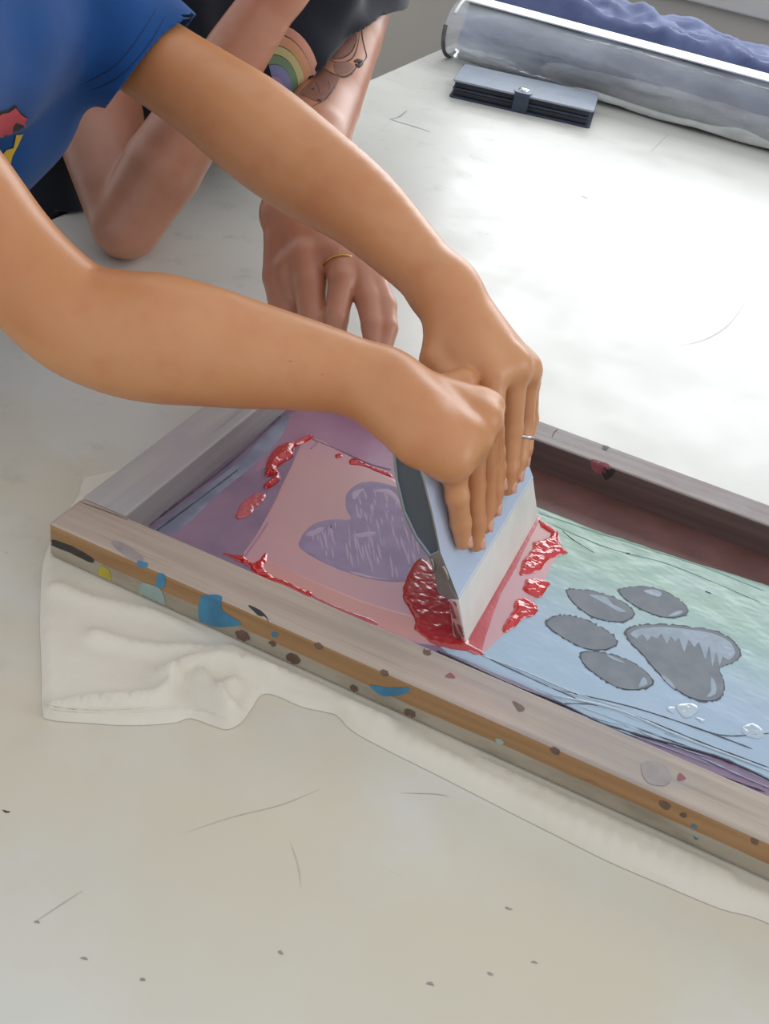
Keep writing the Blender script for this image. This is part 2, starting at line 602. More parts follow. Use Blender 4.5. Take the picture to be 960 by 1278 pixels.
# ================================================================== SETTING
TOPV, TOPU0, TOPU1, NEARV = 1.95, -.379, 1.7, -1.0
o = tag(mesh('floor', *boxm((-3.5, -2.2, -.80), (3.2, 2.15, -.76)), FLOORM, smooth=False), kind='structure')
WIN = (-.55, .95, .22, 1.35)
V0 = 2.15
vs, fs = [], []
for lo, hi in (((-3.5, V0, -.76), (WIN[0], V0 + .2, 2.0)), ((WIN[1], V0, -.76), (3.2, V0 + .2, 2.0)), ((WIN[0], V0, -.76), (WIN[1], V0 + .2, WIN[2])),
               ((WIN[0], V0, WIN[3]), (WIN[1], V0 + .2, 2.0))):
    a, b = boxm(lo, hi); fs += [[i + len(vs) for i in f] for f in b]; vs += a
tag(mesh('wall_back', vs, fs, PLASTER, smooth=False), kind='structure')
o = tag(bevel(mesh('trim_1', *boxm((-3.4, V0 - .02, .108), (3.1, V0 - .0005, .20)), SILL, smooth=False), .004), kind='structure')
w = tag(_place(bpy.data.objects.new('window_1', None), ((WIN[0] + WIN[1]) / 2, V0 + .1, WIN[2]), None), kind='structure')
vs, fs = [], []
for lo, hi in (((WIN[0], V0 + .08, WIN[2]), (WIN[0] + .05, V0 + .13, WIN[3])), ((WIN[1] - .05, V0 + .08, WIN[2]), (WIN[1], V0 + .13, WIN[3])),
               ((WIN[0] + .05, V0 + .08, WIN[2]), (WIN[1] - .05, V0 + .13, WIN[2] + .05)), ((WIN[0] + .05, V0 + .08, WIN[3] - .05), (WIN[1] - .05, V0 + .13, WIN[3]))):
    a, b = boxm(lo, hi); fs += [[i + len(vs) for i in f] for f in b]; vs += a
mesh('window_frame', vs, fs, FRAMEP, w, smooth=False)
gm = NT('window_glass'); g1 = gm.n.new('ShaderNodeBsdfTransparent'); g2 = gm.n.new('ShaderNodeBsdfGlossy'); g2.inputs['Roughness'].default_value = .02
gx = gm.n.new('ShaderNodeMixShader'); gx.inputs[0].default_value = .06; gm.link(g1.outputs[0], gx.inputs[1]); gm.link(g2.outputs[0], gx.inputs[2]); gm.link(gx.outputs[0], gm.out.inputs[0])
mesh('window_pane', *boxm((WIN[0] + .045, V0 + .102, WIN[2] + .045), (WIN[1] - .045, V0 + .107, WIN[3] - .045)), gm.m, w, smooth=False)

# ================================================================== TABLE
table = thing('work_table', (.6, .5, -.76), 'long white work table with yellowed stains that everything lies on', 'table')
top = bevel(mesh('table_top', *boxm((TOPU0, NEARV, -.04), (TOPU1, TOPV, 0)), TABLE, table, (0, 0, 0), smooth=False), .004)
for a, b in ((TOPU0 + .12, NEARV + .1), (TOPU1 - .17, NEARV + .1), (TOPU0 + .12, TOPV - .15), (TOPU1 - .17, TOPV - .15)):
    bevel(mesh('leg', *boxm((a, b, -.76), (a + .06, b + .06, -.04)), PLASTER, table, smooth=False), .004)


def table_mark(px, wd, m):
    p = spline(px, 5); q = np.array([onz(a, b, 0) for a, b in p])
    t = np.gradient(q[:, :2], axis=0); t /= np.linalg.norm(t, axis=1)[:, None]; nn = np.column_stack([-t[:, 1], t[:, 0]])
    ww = np.array([wd * (.55 + .6 * abs(nz(a, b, .25))) * (.25 + .75 * min(1, 3 * min(i, len(p) - 1 - i) / len(p))) for i, (a, b) in enumerate(p)])
    vs = np.concatenate([np.column_stack([q[:, :2] + nn * ww[:, None], np.full(len(q), .0003)]), np.column_stack([q[:, :2] - nn * ww[:, None], np.full(len(q), .0003)])])
    n = len(q)
    return mesh('surface_mark', vs, [[i, i + 1, n + i + 1, n + i] for i in range(n - 1)], m, table)


table_mark([(486, 149), (498, 146), (508, 138)], .0022, INKC['pencil'])
table_mark([(487, 149), (500, 153), (520, 159), (538, 165)], .0020, INKC['pencil'])
MARK = simple('faint_scratch', 'b5b3a8', .4)
table_mark([(812, 190), (826, 176), (834, 168)], .0014, MARK)
table_mark([(845, 432), (880, 424), (910, 405), (932, 375)], .0006, MARK)

for a, b in ((46, 1152, ), (350, 1189), (105, 1197), (178, 1224), (635, 1133), (612, 1215), (537, 1229), (667, 1202), (8, 1012), (730, 246)):
    s_ = 3 + 2 * random.random()
    table_mark([(a - s_, b - 1), (a, b + random.uniform(-2, 2)), (a + s_, b + random.uniform(-1, 3))], .0007 + .0006 * random.random(), INKC['grey'] if a != 8 else INKC['black'])
table_mark([(45, 1150), (75, 1130), (103, 1112)], .00035, MARK)
table_mark([(500, 990), (540, 991), (560, 994)], .0004, MARK)
table_mark([(362, 1050), (372, 1080), (376, 1108)], .0003, MARK)
table_mark([(230, 1040), (290, 1020), (350, 1005), (400, 985)], .0003, MARK)

# ================================================================== WHITE T-SHIRT UNDER THE FRAME
tee_px = [(58, 688), (52, 715), (50, 780), (52, 840), (53, 888), (62, 899), (110, 903), (160, 906), (215, 903), (237, 897), (262, 905), (282, 911),
          (299, 904), (312, 888), (326, 868), (345, 869), (375, 882), (405, 889), (421, 894), (440, 913), (480, 935), (560, 975), (640, 1016),
          (700, 1046), (760, 1076), (830, 1106), (900, 1135), (950, 1149), (1060, 1200), (1200, 1240)]
out = [onz(a, b)[:2] for a, b in spline(tee_px, 4)] + [np.array(q) for q in ((.80, .02), (.80, .30), (.40, .33), (.12, .31), (.03, .25), (-.004, .16))]
tail = [onz(a, b)[:2] for a, b in ((104, 597), (97, 620), (72, 655))]
poly = np.array(out + tail)
v, f, d = fill(poly, .004)
ridges = [  # crease lines in px: points, height, half width
    ([(70, 740), (130, 760), (200, 775), (260, 790)], .0035, .006), ([(120, 800), (180, 815), (250, 818), (330, 822)], .004, .006),
    ([(205, 850), (235, 835), (285, 832), (340, 850)], .006, .0055), ([(290, 860), (275, 875), (292, 897)], .006, .005),
    ([(60, 892), (120, 882), (190, 876), (206, 868), (218, 850)], .006, .0045), ([(250, 850), (262, 868), (280, 900)], .0055, .005),
    ([(300, 815), (345, 845), (420, 872), (480, 905)], .004, .006), ([(430, 890), (520, 935), (620, 985), (720, 1035), (850, 1090), (950, 1130)], .0032, .007),
    ([(600, 950), (700, 1005), (800, 1050), (900, 1095)], .003, .006)]
hh = .0040 * np.clip(d / .0035, 0, 1) ** .5
isun = (v[:, 0] > -.004) & (v[:, 1] > -.004)
for pts, hgt, wd in ridges:
    q = np.array([onz(a, b)[:2] for a, b in spline(pts, 6)])
    dd = np.min(np.linalg.norm(v[:, None, :] - q[None], axis=2), axis=1)
    hh = hh + np.where(isun, 0, 1.4 * hgt * np.exp(-(dd / wd) ** 2) * np.clip(d / .005, 0, 1))
hh = hh + np.array([0 if b_ else .0010 * nz(p[0] * 1.0, p[1] * 2.4, 34) + .0006 * nz(p[0], p[1], 90) for p, b_ in zip(v, isun)]) * np.clip(d / .006, 0, 1)
near = np.clip((np.minimum(-v[:, 0], 9) + .0) / .01, 0, 1)
hh = np.where(isun, np.minimum(hh, .0040), hh)
out_d = np.maximum(-.004 - v[:, 1], -.004 - v[:, 0])        # how far outside the frame
hh = np.where(~isun, np.minimum(hh, .0042 + np.clip(out_d, 0, 1) * .9), hh)
nv = len(v)
vs = np.concatenate([np.column_stack([v, np.maximum(hh, .0004)]), np.column_stack([v, np.full(nv, .0002)])])
shirt = mesh('white_t_shirt', vs, [list(t) for t in f] + [[nv + i for i in t][::-1] for t in f], COTTON)
tag(shirt, 'creased off-white cotton t-shirt spread flat on the table under the wooden printing frame', 't-shirt')
for pts in ([(54, 878), (66, 884), (120, 889), (190, 888), (240, 884), (282, 896)], [(55, 874), (68, 880), (120, 885), (190, 883)]):
    line('hem_seam', pts, COTTON, shirt, shirt, .0007, .0001)

# ================================================================== PRINTING FRAME
L_, D_, WN, WF, WL, ZB, ZT, ZM = .86, .375, .0385, .0330, .0378, .0045, .0346, .0058
frame = thing('screen_printing_frame', (.4, .19, ZB), 'paint-stained wooden screen printing frame with a pink heart and a paw print', 'screen frame')


def bar(lo, hi, m, bev=.0022, along='u'):
    vs, fs = boxm(lo, hi); vs = np.array(vs); org = np.array([lo[0], lo[1], lo[2]], float)
    ob = mesh('frame_bar', vs, fs, m, frame, org, smooth=False)
    if along == 'v':
        me = ob.data
        for q in me.vertices: q.co = (q.co.y, -q.co.x, q.co.z)
        ob.rotation_euler = (0, 0, math.pi / 2)
    bevel(ob, bev, 3)
    return ob


nb = bar((0, 0, ZB), (L_, WN, ZT), WOOD_N, .0028)
lb = bar((0, WN, ZB), (WL, D_ - WF, ZT), WOOD_L, .0018, 'v')
fb = bar((0, D_ - WF, ZB), (L_, D_, ZT), WOOD_F, .0018)
rb = bar((L_ - WL, WN, ZB), (L_, D_ - WF, ZT), WOOD_L, .0018, 'v')
nb['label'] = 'near frame bar with pinkish worn top and brown edge'; lb['label'] = 'grey frame bar stained blue and violet'
fb['label'] = 'brownish grey frame bar on the far side'
# mesh screen
screen = mesh('printing_mesh', *boxm((WL - .006, WN - .006, ZM - .0006), (L_ - WL + .006, D_ - WF + .006, ZM)), FABRIC_MESH, frame, smooth=False)
z0 = ZM


def zm5(l, ox=280, oy=500, s=3.4286): return [(ox + a / s, oy + b / s) for a, b in l]


def zm6(l): return [(440 + a / 1.846, 600 + b / 1.846) for a, b in l]


def zm7(l): return [(480 + a / 4, 640 + b / 4) for a, b in l]


def P(*a, **k): return patch(a[0], a[1], a[2], frame, *a[3:], **k)


P('ink_film_or_tint', [(362, 516), (420, 516), (520, 545), (560, 590), (510, 610), (440, 572), (386, 546), (345, 575), (318, 585)], MAUVE, z0, .0001, n=3, label='mauve ink haze on the mesh')
P('brown_tape', [(560, 500), (655, 560), (720, 590), (800, 620), (880, 655), (1000, 706), (1060, 735), (1060, 790), (960, 735), (905, 716), (830, 692), (740, 664), (665, 632), (600, 600)], BROWN, z0, .00015, n=2, label='dark brown tape strip along the mesh edge')
P('stencil_film', [(386, 546), (440, 572), (500, 602), (560, 640), (600, 700), (590, 790), (545, 806), (470, 787), (400, 752), (340, 728), (304, 698), (320, 668), (345, 622), (365, 580)], PINK, z0, .00022, n=3, jit=1.0, label='pink stencil film printed with the heart')
P('ink_film_or_tint', [(325, 722), (400, 750), (470, 785), (545, 803), (552, 790), (520, 770), (470, 755), (400, 728), (340, 700), (318, 702)], SALMON, z0, .00030, n=3, jit=1.0, label='salmon reflection tint painted below the heart')
film = P('ink_film_or_tint', [(655, 628), (670, 632), (740, 660), (790, 676), (830, 690), (905, 714), (960, 731), pj(.60, .312), pj(.72, .306), pj(.81, .30), pj(.815, .15), pj(.80, .05), pj(.66, .043), (1000, 990), (960, 976), (900, 947),
               (830, 927), (760, 906), (700, 876), (660, 859), (600, 832), (548, 806), (590, 780), (620, 720)], BLUE_F, z0, .0005, 3, 3, 2.0, .00022, 60, round_=.003, label='mint glossy ink film with a painted blue sky reflection around the paw print')
# ridges of thick ink swept along the edges of the blue film
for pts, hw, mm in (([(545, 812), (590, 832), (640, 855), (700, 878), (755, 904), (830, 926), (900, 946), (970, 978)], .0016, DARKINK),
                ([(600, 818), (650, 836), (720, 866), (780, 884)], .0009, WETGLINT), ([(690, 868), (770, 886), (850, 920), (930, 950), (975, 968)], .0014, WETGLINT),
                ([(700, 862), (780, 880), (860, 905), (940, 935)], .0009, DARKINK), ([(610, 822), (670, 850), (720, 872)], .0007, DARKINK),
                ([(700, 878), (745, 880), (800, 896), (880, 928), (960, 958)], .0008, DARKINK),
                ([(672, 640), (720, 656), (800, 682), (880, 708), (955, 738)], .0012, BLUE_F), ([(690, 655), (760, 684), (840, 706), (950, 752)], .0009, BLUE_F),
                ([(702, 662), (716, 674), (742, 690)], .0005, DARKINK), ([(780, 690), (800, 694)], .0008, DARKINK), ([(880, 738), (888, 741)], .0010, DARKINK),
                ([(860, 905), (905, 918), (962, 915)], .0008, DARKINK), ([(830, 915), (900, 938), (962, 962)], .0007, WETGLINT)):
    q = [onz(a, b, z0 + .0006) for a, b in spline(pts, 8)]
    R = [hw * (.45 + .75 * abs(nz(a[0], a[1], 120))) for a in q]
    R[0] = R[-1] = .0001
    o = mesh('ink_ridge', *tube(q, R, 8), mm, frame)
for k in range(16):
    t_ = random.random(); off_ = random.uniform(-16, 26); ln = random.uniform(60, 190); x0_ = 560 + 380 * t_; y0_ = 812 + (x0_ - 560) * .405 + off_
    q = [onz(x0_ + ln * f_, y0_ + ln * f_ * (.40 + .03 * math.sin(k)) + 4 * math.sin(3 * f_ + k), z0 + .0005) for f_ in np.linspace(0, 1, 16)]
    R = [random.uniform(.0005, .0011) * (.3 + abs(nz(a[0], a[1], 110))) * (1 if 0 < i < 15 else .1) for i, a in enumerate(q)]
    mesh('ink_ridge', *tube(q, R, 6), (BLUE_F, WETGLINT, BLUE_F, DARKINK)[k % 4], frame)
# heart
heart = [(318, 620), (328, 590), (345, 560), (390, 525), (460, 508), (540, 508), (522, 465), (520, 410), (545, 375), (580, 353), (625, 347), (690, 355), (750, 380), (800, 450),
         (850, 560), (880, 650), (850, 710), (790, 770), (740, 776), (680, 772), (620, 760), (560, 745), (500, 725), (440, 700), (390, 675), (345, 648)]
P('heart_stencil', zm5(heart), STENCIL, z0 + .0002, .0002, 3, 3, .6, round_=.0008, label='lilac heart shape in the mesh')
HATCH = simple('pale_lilac_ink_streak', 'b9a3bb', .4)
rnd = random.Random(11); hp = np.array(heart, float)
for k in range(150):
    x_ = rnd.uniform(350, 830); y_ = rnd.uniform(370, 740); ln = rnd.uniform(25, 110) * (1 if y_ > 500 else .5); sl_ = rnd.uniform(.08, .34)
    q_ = np.array([(x_, y_), (x_ + ln * sl_ * .5, y_ + ln * .5), (x_ + ln * sl_, y_ + ln)])
    if not inside(hp, q_).all() or edgedist(hp, q_).min() < 9: continue
    w_ = rnd.uniform(1.8, 4)
    P('ink_streak', zm5([tuple(q_[0]), (q_[1][0] + w_, q_[1][1] - 2), tuple(q_[2]), (q_[1][0] - w_, q_[1][1] + 2)]), HATCH, z0 + .0004, .00012, 1.5, 3, .5)
for a in ([(545, 400), (560, 385), (600, 378), (575, 400), (555, 425)], [(350, 570), (400, 545), (430, 545), (380, 580)], [(560, 570), (640, 560), (640, 575), (575, 585)], [(640, 385), (700, 378), (740, 410), (780, 480), (760, 470), (720, 415), (680, 395)], [(540, 730), (640, 755), (720, 765), (640, 762), (560, 745)]):
    P('ink_streak', zm5(a), HATCH, z0 + .0004, .00012, 1.5, 3, .8)
# paw print
SHEEN = simple('thin_ink_sheen', 'a3b2bf', .2, '97a6b3', 60)  # sheen on the thin ink of the paw, painted in
toes = [[(495, 255), (520, 251), (560, 256), (605, 270), (638, 292), (646, 310), (625, 323), (590, 323), (550, 311), (515, 286)],
        [(617, 252), (660, 245), (705, 250), (750, 273), (770, 297), (756, 312), (715, 313), (670, 297), (632, 274)],
        [(450, 325), (475, 312), (520, 315), (565, 334), (600, 357), (607, 376), (580, 388), (535, 385), (490, 363), (457, 341)],
        [(527, 400), (560, 395), (610, 405), (655, 425), (685, 452), (688, 470), (660, 480), (615, 477), (570, 452), (537, 425)]]
pad = [(632, 347), (660, 335), (710, 332), (770, 337), (830, 346), (870, 366), (892, 395), (880, 416), (846, 432), (855, 465), (850, 495), (820, 507), (775, 497), (735, 470), (700, 436), (665, 395), (640, 370)]
for i, t in enumerate(toes + [pad]):
    c = np.mean(t, axis=0); big = [tuple(c + (np.array(q) - c) * (1.05 if i < 4 else 1.028)) for q in t]
    P('paw_outline', zm6(big), PAWEDGE, z0 + .0007, .00014, 2.5, 8, 2.6, round_=.0)
    P('paw_pad' if i == 4 else 'paw_toe', zm6(t), PAW, z0 + .0009, .00012, 3, 4, .7, round_=.0)
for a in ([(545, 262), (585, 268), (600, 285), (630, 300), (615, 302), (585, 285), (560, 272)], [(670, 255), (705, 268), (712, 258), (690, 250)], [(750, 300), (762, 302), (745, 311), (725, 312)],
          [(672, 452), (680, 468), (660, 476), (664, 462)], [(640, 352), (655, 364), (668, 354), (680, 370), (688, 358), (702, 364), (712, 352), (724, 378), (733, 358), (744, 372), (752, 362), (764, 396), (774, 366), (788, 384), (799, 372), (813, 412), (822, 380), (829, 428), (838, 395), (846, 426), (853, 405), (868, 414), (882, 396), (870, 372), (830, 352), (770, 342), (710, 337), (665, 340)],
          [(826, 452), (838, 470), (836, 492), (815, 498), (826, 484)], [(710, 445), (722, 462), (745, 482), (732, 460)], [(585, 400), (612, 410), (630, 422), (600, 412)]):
    P('ink_smear_or_glint', zm6(a), SHEEN, z0 + .0010, .00012, 2, 2, .6, .00006, 300, round_=0, label='pale ink smear with a painted glint')
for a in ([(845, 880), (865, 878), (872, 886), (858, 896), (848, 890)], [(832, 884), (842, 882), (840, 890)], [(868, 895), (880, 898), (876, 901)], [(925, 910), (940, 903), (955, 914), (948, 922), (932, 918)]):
    P('ink_smear_or_glint', a, WETGLINT, z0 + .0007, .0004, 2, 3, 1.5, .0002, 300)  # glint spots painted onto the wet ink
# wiped strip in front of the blade and wet red ink
P('ink_film_or_tint', zm7([(420, 660), (480, 560), (580, 380), (690, 170), (765, 45), (860, 90), (880, 180), (820, 290), (760, 420), (640, 560), (540, 660), (495, 690)]), PINK, z0 + .0006, .0002, 2.5, 3, 1.2, label='pinkish wiped strip beside the blade')
P('red_ink', zm7([(412, 650), (520, 452), (640, 238), (762, 28), (776, 38), (706, 172), (648, 288), (580, 410), (538, 520), (500, 640), (478, 705), (430, 697)]), RED_T, z0 + .0008, .0003, 2, 3, 1.0, .0001, 300, label='thin red ink line under the blade edge')
P('red_ink', zm7([(190, 228), (150, 250), (112, 320), (90, 400), (102, 440), (148, 530), (150, 580), (205, 625), (240, 655), (330, 682), (430, 695), (495, 718), (490, 690), (430, 655), (400, 560), (330, 430), (260, 300)]), RED_P, z0 + .0002, .0018, 2, 3, 1.5, .00045, 170, round_=.004, label='pool of wet red ink behind the blade')
for a in ([(770, 38), (800, 55), (862, 95), (868, 140), (912, 200), (880, 212), (812, 240), (772, 290), (680, 315), (676, 290), (690, 240), (735, 185), (742, 145), (800, 135), (830, 105), (785, 75)],
          [(720, 330), (820, 345), (808, 378), (770, 425), (692, 388), (697, 360)], [(680, 425), (740, 445), (766, 480), (742, 515), (690, 530), (640, 580), (588, 595), (602, 545), (642, 490), (645, 450)]):
    P('red_ink', zm7(a), RED, z0 + .0007, .0020, 1.6, 4, 1.5, .0007, 170, round_=.003, label='wet red ink blob on the blue film')
P('red_ink', zm5([(375, 150), (330, 163), (300, 178), (240, 192), (195, 232), (175, 290), (175, 322), (190, 325), (215, 322), (168, 362), (185, 378), (233, 347), (240, 318), (226, 292), (260, 262), (295, 240), (303, 200), (342, 182), (378, 160)]), RED, z0 + .0002, .0046, 1.6, 4, 0, .0006, 120, round_=.006, label='thick curl of wet red ink left of the heart')
P('red_ink', zm5([(140, 395), (178, 400), (165, 432), (130, 462), (110, 490), (55, 507), (50, 485), (76, 436), (110, 410)]), RED_T, z0 + .0002, .0010, 1.6, 4, 1.5, .0006, 300, round_=.002)
P('red_ink', zm5([(-5, 650), (40, 660), (85, 665), (115, 692), (140, 688), (165, 662), (182, 652), (181, 690), (170, 716), (215, 756), (260, 770), (300, 790), (345, 812), (378, 820), (362, 840), (310, 814), (240, 782), (190, 772), (130, 738), (110, 712), (66, 690), (30, 670)]), RED, z0 + .0002, .0014, 1.6, 4, 1, .0007, 260, round_=.003, label='ragged line of red ink along the stencil edge')
P('red_ink', zm5([(475, 232), (500, 226), (506, 241), (478, 247)]), RED, z0 + .0002, .0008, 1.5, 3)
P('red_ink', zm5([(535, 255), (553, 246), (600, 266), (650, 288), (716, 312), (713, 328), (660, 308), (600, 282), (540, 272)]), RED, z0 + .0002, .0008, 1.5, 3, 1, .0003, 300)
P('red_ink', zm5([(375, 832), (440, 862), (520, 895), (580, 918), (650, 945), (648, 960), (570, 930), (500, 900), (440, 872), (380, 842)]), RED_T, z0 + .0003, .0010, 1.6, 3, 1, .0004, 300)
for pts in ([(382, 545), (420, 560), (460, 578), (488, 586)], [(335, 652), (322, 672), (304, 697)], [(386, 545), (396, 552), (388, 560)]):
    q = [onz(a, b, z0 + .0003) for a, b in spline(pts, 6)]
    mesh('ink_ridge', *tube(q, .0006, 6), MAUVE, frame)
# blue-grey streaks of old ink beside the left bar
for pts in ([(186, 655), (230, 622), (290, 575), (350, 520)], [(196, 662), (250, 622), (300, 584)], [(240, 600), (265, 585), (290, 560)]):
    q = [onz(a, b, z0 + .0004) for a, b in spline(pts, 8)]
    R = [.0012 * (.3 + abs(nz(a[0], a[1], 90))) for a in q]
    mesh('ink_ridge', *tube(q, R, 6), DARKINK, frame)
P('ink_film_or_tint', [(190, 662), (240, 622), (300, 574), (345, 528), (362, 520), (340, 560), (280, 610), (220, 665)], simple('slate_ink_haze', '7f8297', .3, '9aa0b4', 30), z0, .0003, n=3, jit=1.5, label='slate blue ink haze beside the bar')


def stain(px, c, t=None, step=2.5, jit=.8): return decal('paint_stain', px, INKC[c], t or nb, t or nb, .0003, step, 4, jit)


stain([(250, 747), (262, 742), (277, 745), (277, 760), (298, 775), (299, 780), (272, 782), (250, 776)], 'blue')
stain([(197, 716), (206, 718), (205, 733), (196, 731)], 'blue')
stain([(176, 728), (196, 732), (205, 745), (203, 760), (176, 748)], 'teal')
stain([(125, 707), (136, 711), (138, 725), (124, 722)], 'yellow')
stain([(172, 700), (184, 703), (183, 708), (172, 706)], 'blue')
stain([(340, 789), (347, 790), (346, 795), (340, 794)], 'blue')
stain([(462, 855), (485, 858), (510, 858), (505, 866), (478, 868)], 'blue')
for c, r, k in (((303, 793), 10, 'brown'), ((340, 803), 5, 'brown'), ((366, 822), 10, 'brown'), ((442, 859), 6, 'brown'), ((398, 806), 6, 'brown'), ((480, 840), 6, 'brown'), ((830, 1005), 8, 'brown'),
                ((866, 1031), 4, 'blue'), ((868, 1046), 3, 'blue'), ((512, 890), 8, 'brown'), ((693, 937), 7, 'brown'), ((853, 1017), 5, 'brown'), ((942, 1050), 6, 'brown'), ((624, 925), 6, 'teal')):
    stain([(c[0] + r * .9 * math.cos(a), c[1] + r * .65 * math.sin(a) + .25 * r * math.cos(a)) for a in np.arange(0, 6.2, .9)], k, step=2, jit=1.5)
stain([(62, 672), (90, 682), (115, 696), (114, 702), (88, 690), (64, 680)], 'black')
stain([(140, 678), (150, 676), (175, 692), (178, 700), (160, 697)], 'grey')
stain([(530, 809), (541, 807), (537, 818), (529, 816)], 'brown'); stain([(562, 840), (568, 846), (556, 845)], 'red')
stain([(848, 965), (856, 972), (846, 974)], 'red'); stain([(640, 875), (655, 884), (648, 888)], 'brown')
stain([(800, 955), (815, 950), (832, 958), (838, 972), (828, 981), (808, 976)], 'grey')
stain([(310, 755), (330, 766), (336, 778), (331, 770), (322, 768)], 'black', step=1.5)
for px, c in (([(738, 574), (752, 577), (762, 583), (758, 590), (742, 589)], 'red'), ([(752, 584), (768, 586), (762, 596), (755, 598)], 'black'), ([(750, 577), (760, 580), (754, 586)], 'red'),
              ([(752, 560), (756, 559), (757, 563)], 'black')):
    stain(px, c, fb)
stain([(752, 556), (760, 558), (755, 562)], 'black', fb)
for pts in ([(244, 516), (256, 527), (268, 535), (281, 541)], [(276, 555), (280, 566), (270, 580)]):
    line('wood_crack', pts, INKC['black'], lb, lb, .0008, 0)
line('wood_crack', [(689, 546), (692, 540), (697, 535)], INKC['brown'], fb, fb, .0005, 0)
line('wood_crack', [(96, 625), (118, 633), (140, 641), (160, 649)], INKC['brown'], nb, nb, .0005, 0)
stain([(200, 590), (222, 568), (236, 574), (252, 590), (245, 607), (215, 600)], 'grey', lb)
stain([(172, 637), (178, 632), (180, 641), (173, 646)], 'red', lb)
lbst = decal('paint_stain', [(184, 590), (200, 574), (214, 568), (224, 578), (226, 592), (205, 602), (190, 601)], simple('stain_slate', '7b7f9c', .5, '8a8da4', 40), lb, lb, .0004, 2.5, 4, 1.5)

# ================================================================== SQUEEGEE
sq = thing('squeegee', (.288, .18, ZM), 'wide aluminium squeegee with cream rubber blade held upright on the mesh', 'squeegee')
V1, V2, SH = .089, .271, .034
EX = np.array([-(V2 - V1) * SH, V2 - V1, 0])
front = [(.2170, .1530), (.2262, .1475), (.2318, .1358), (.2381, .1243), (.2484, .1022), (.2603, .0731), (.2709, .0570), (.2809, .0412)]
rear = [(.2720, .0370), (.2650, .0395), (.2615, .0475), (.2585, .0560), (.2525, .0658), (.2401, .0763), (.2278, .0929), (.2182, .1156), (.2117, .1390), (.2120, .1490)]
fr_s = [tuple(p) for p in spline(front[:6], 5)] + front[6:]
re_s = rear[:4] + [tuple(p) for p in spline(rear[4:], 4)]
outer = fr_s + re_s
t0 = np.array(outer)
inner = []
for p in [(.2172, .1518), (.2252, .1468), (.2308, .1353), (.2370, .1239), (.2472, .1019), (.2588, .0735), (.2532, .0672), (.2408, .0774), (.2286, .0937), (.2190, .1160), (.2126, .1391), (.2129, .1486)]:
    inner.append(p)
lo3 = lambda l: [Vector((a, b, 0)) for a, b in l]
tri = tessellate_polygon([lo3(outer), lo3(inner)])
no, ni = len(outer), len(inner)


def at(a, b, v): return np.array([a - (v - V1) * SH, v, b])


vs = [at(a, b, V1) for a, b in outer + inner] + [at(a, b, V2) for a, b in outer + inner]
n2 = no + ni
fs = [list(t) for t in tri] + [[i + n2 for i in t][::-1] for t in tri]
fs += [[i, (i + 1) % no, n2 + (i + 1) % no, n2 + i] for i in range(no)]
fs += [[no + i, n2 + no + i, n2 + no + (i + 1) % ni, no + (i + 1) % ni] for i in range(ni)]
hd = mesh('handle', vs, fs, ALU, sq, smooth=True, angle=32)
hd.data.materials.append(simple('cut_metal_edge', 'a8a39a', .35, '98938a', 60, metal=.7))
for q in hd.data.polygons:
    if abs(q.normal.y) > .7: q.material_index = 1
for va in (V1 + .0022, V2 - .0040):
    vs, fs = prism(inner, (1, 0, 0), (0, 0, 1), (0, .0018, 0), (-(va - V1) * SH, va, 0))
    mesh('hollow_shade', vs, fs, HOLLOWGREY, sq, smooth=False)  # dark plate closing the hollow handle, painted as the shade inside it
bl = [(.2800, .0430), (.2939, .0064), (.2905, .0060), (.2840, .0060), (.2728, .0410)]
vs, fs = prism(bl, (1, 0, 0), (0, 0, 1), EX, (0, V1, 0))
bevel(mesh('blade', vs, fs, RUBBER, sq, smooth=False), .0006)
vs, fs = prism([(.2797, .0380), (.2930, .0066), (.2850, .0066), (.2740, .0380)], (1, 0, 0), (0, 0, 1), (0, .0006, 0), (0, V1 - .0006, 0))
e = mesh('blade_end', vs, fs, PINKEND, sq, smooth=False); e['label'] = 'ink-stained pink end of the blade'
vs, fs = prism([(.2800, .0412), (.2735, .0395), (.2680, .0500), (.2700, .0520), (.2755, .0450)], (1, 0, 0), (0, 0, 1), (0, .001, 0), (0, V1 - .001, 0))
CUT = hd.data.materials[1]
mesh('blade_clamp', vs, fs, CUT, sq, smooth=False)
# clip ridges of the profile, seen end-on
for a, b in (((.2585, .0560), (.2550, .0660)), ((.2640, .0640), (.2700, .0540))):
    q = spline([at(a[0], a[1], V1 - .0008), at((a[0] + b[0]) / 2 + .001, (a[1] + b[1]) / 2, V1 - .0010), at(b[0], b[1], V1 - .0008)], 4)
    mesh('profile_clip', *tube(q, .0011, 8), CUT, sq)
for px in ([(566, 775), (573, 790), (578, 800), (574, 800), (567, 788)], [(560, 748), (566, 760), (570, 772), (565, 770), (559, 757)], [(571, 778), (577, 784), (579, 795), (575, 790)], [(566, 752), (571, 750), (572, 757)]):
    decal('ink_smear_or_glint', px, INKC['red'], e, sq, .0004, 1.5, 3, 1)

# ================================================================== PEOPLE
R_ = np.array
# ---- first person: bends over the frame and pulls the squeegee
RS, RE, RW = onv(-150, 120, .03), onv(80, 392, .055), onv(478, 483, .132)
LS, LE, LW = R_([-.225, .36, .280]), onv(330, 170, .32), onv(556, 364, .245)


def mid(a, b, t=.5): return a + (b - a) * t


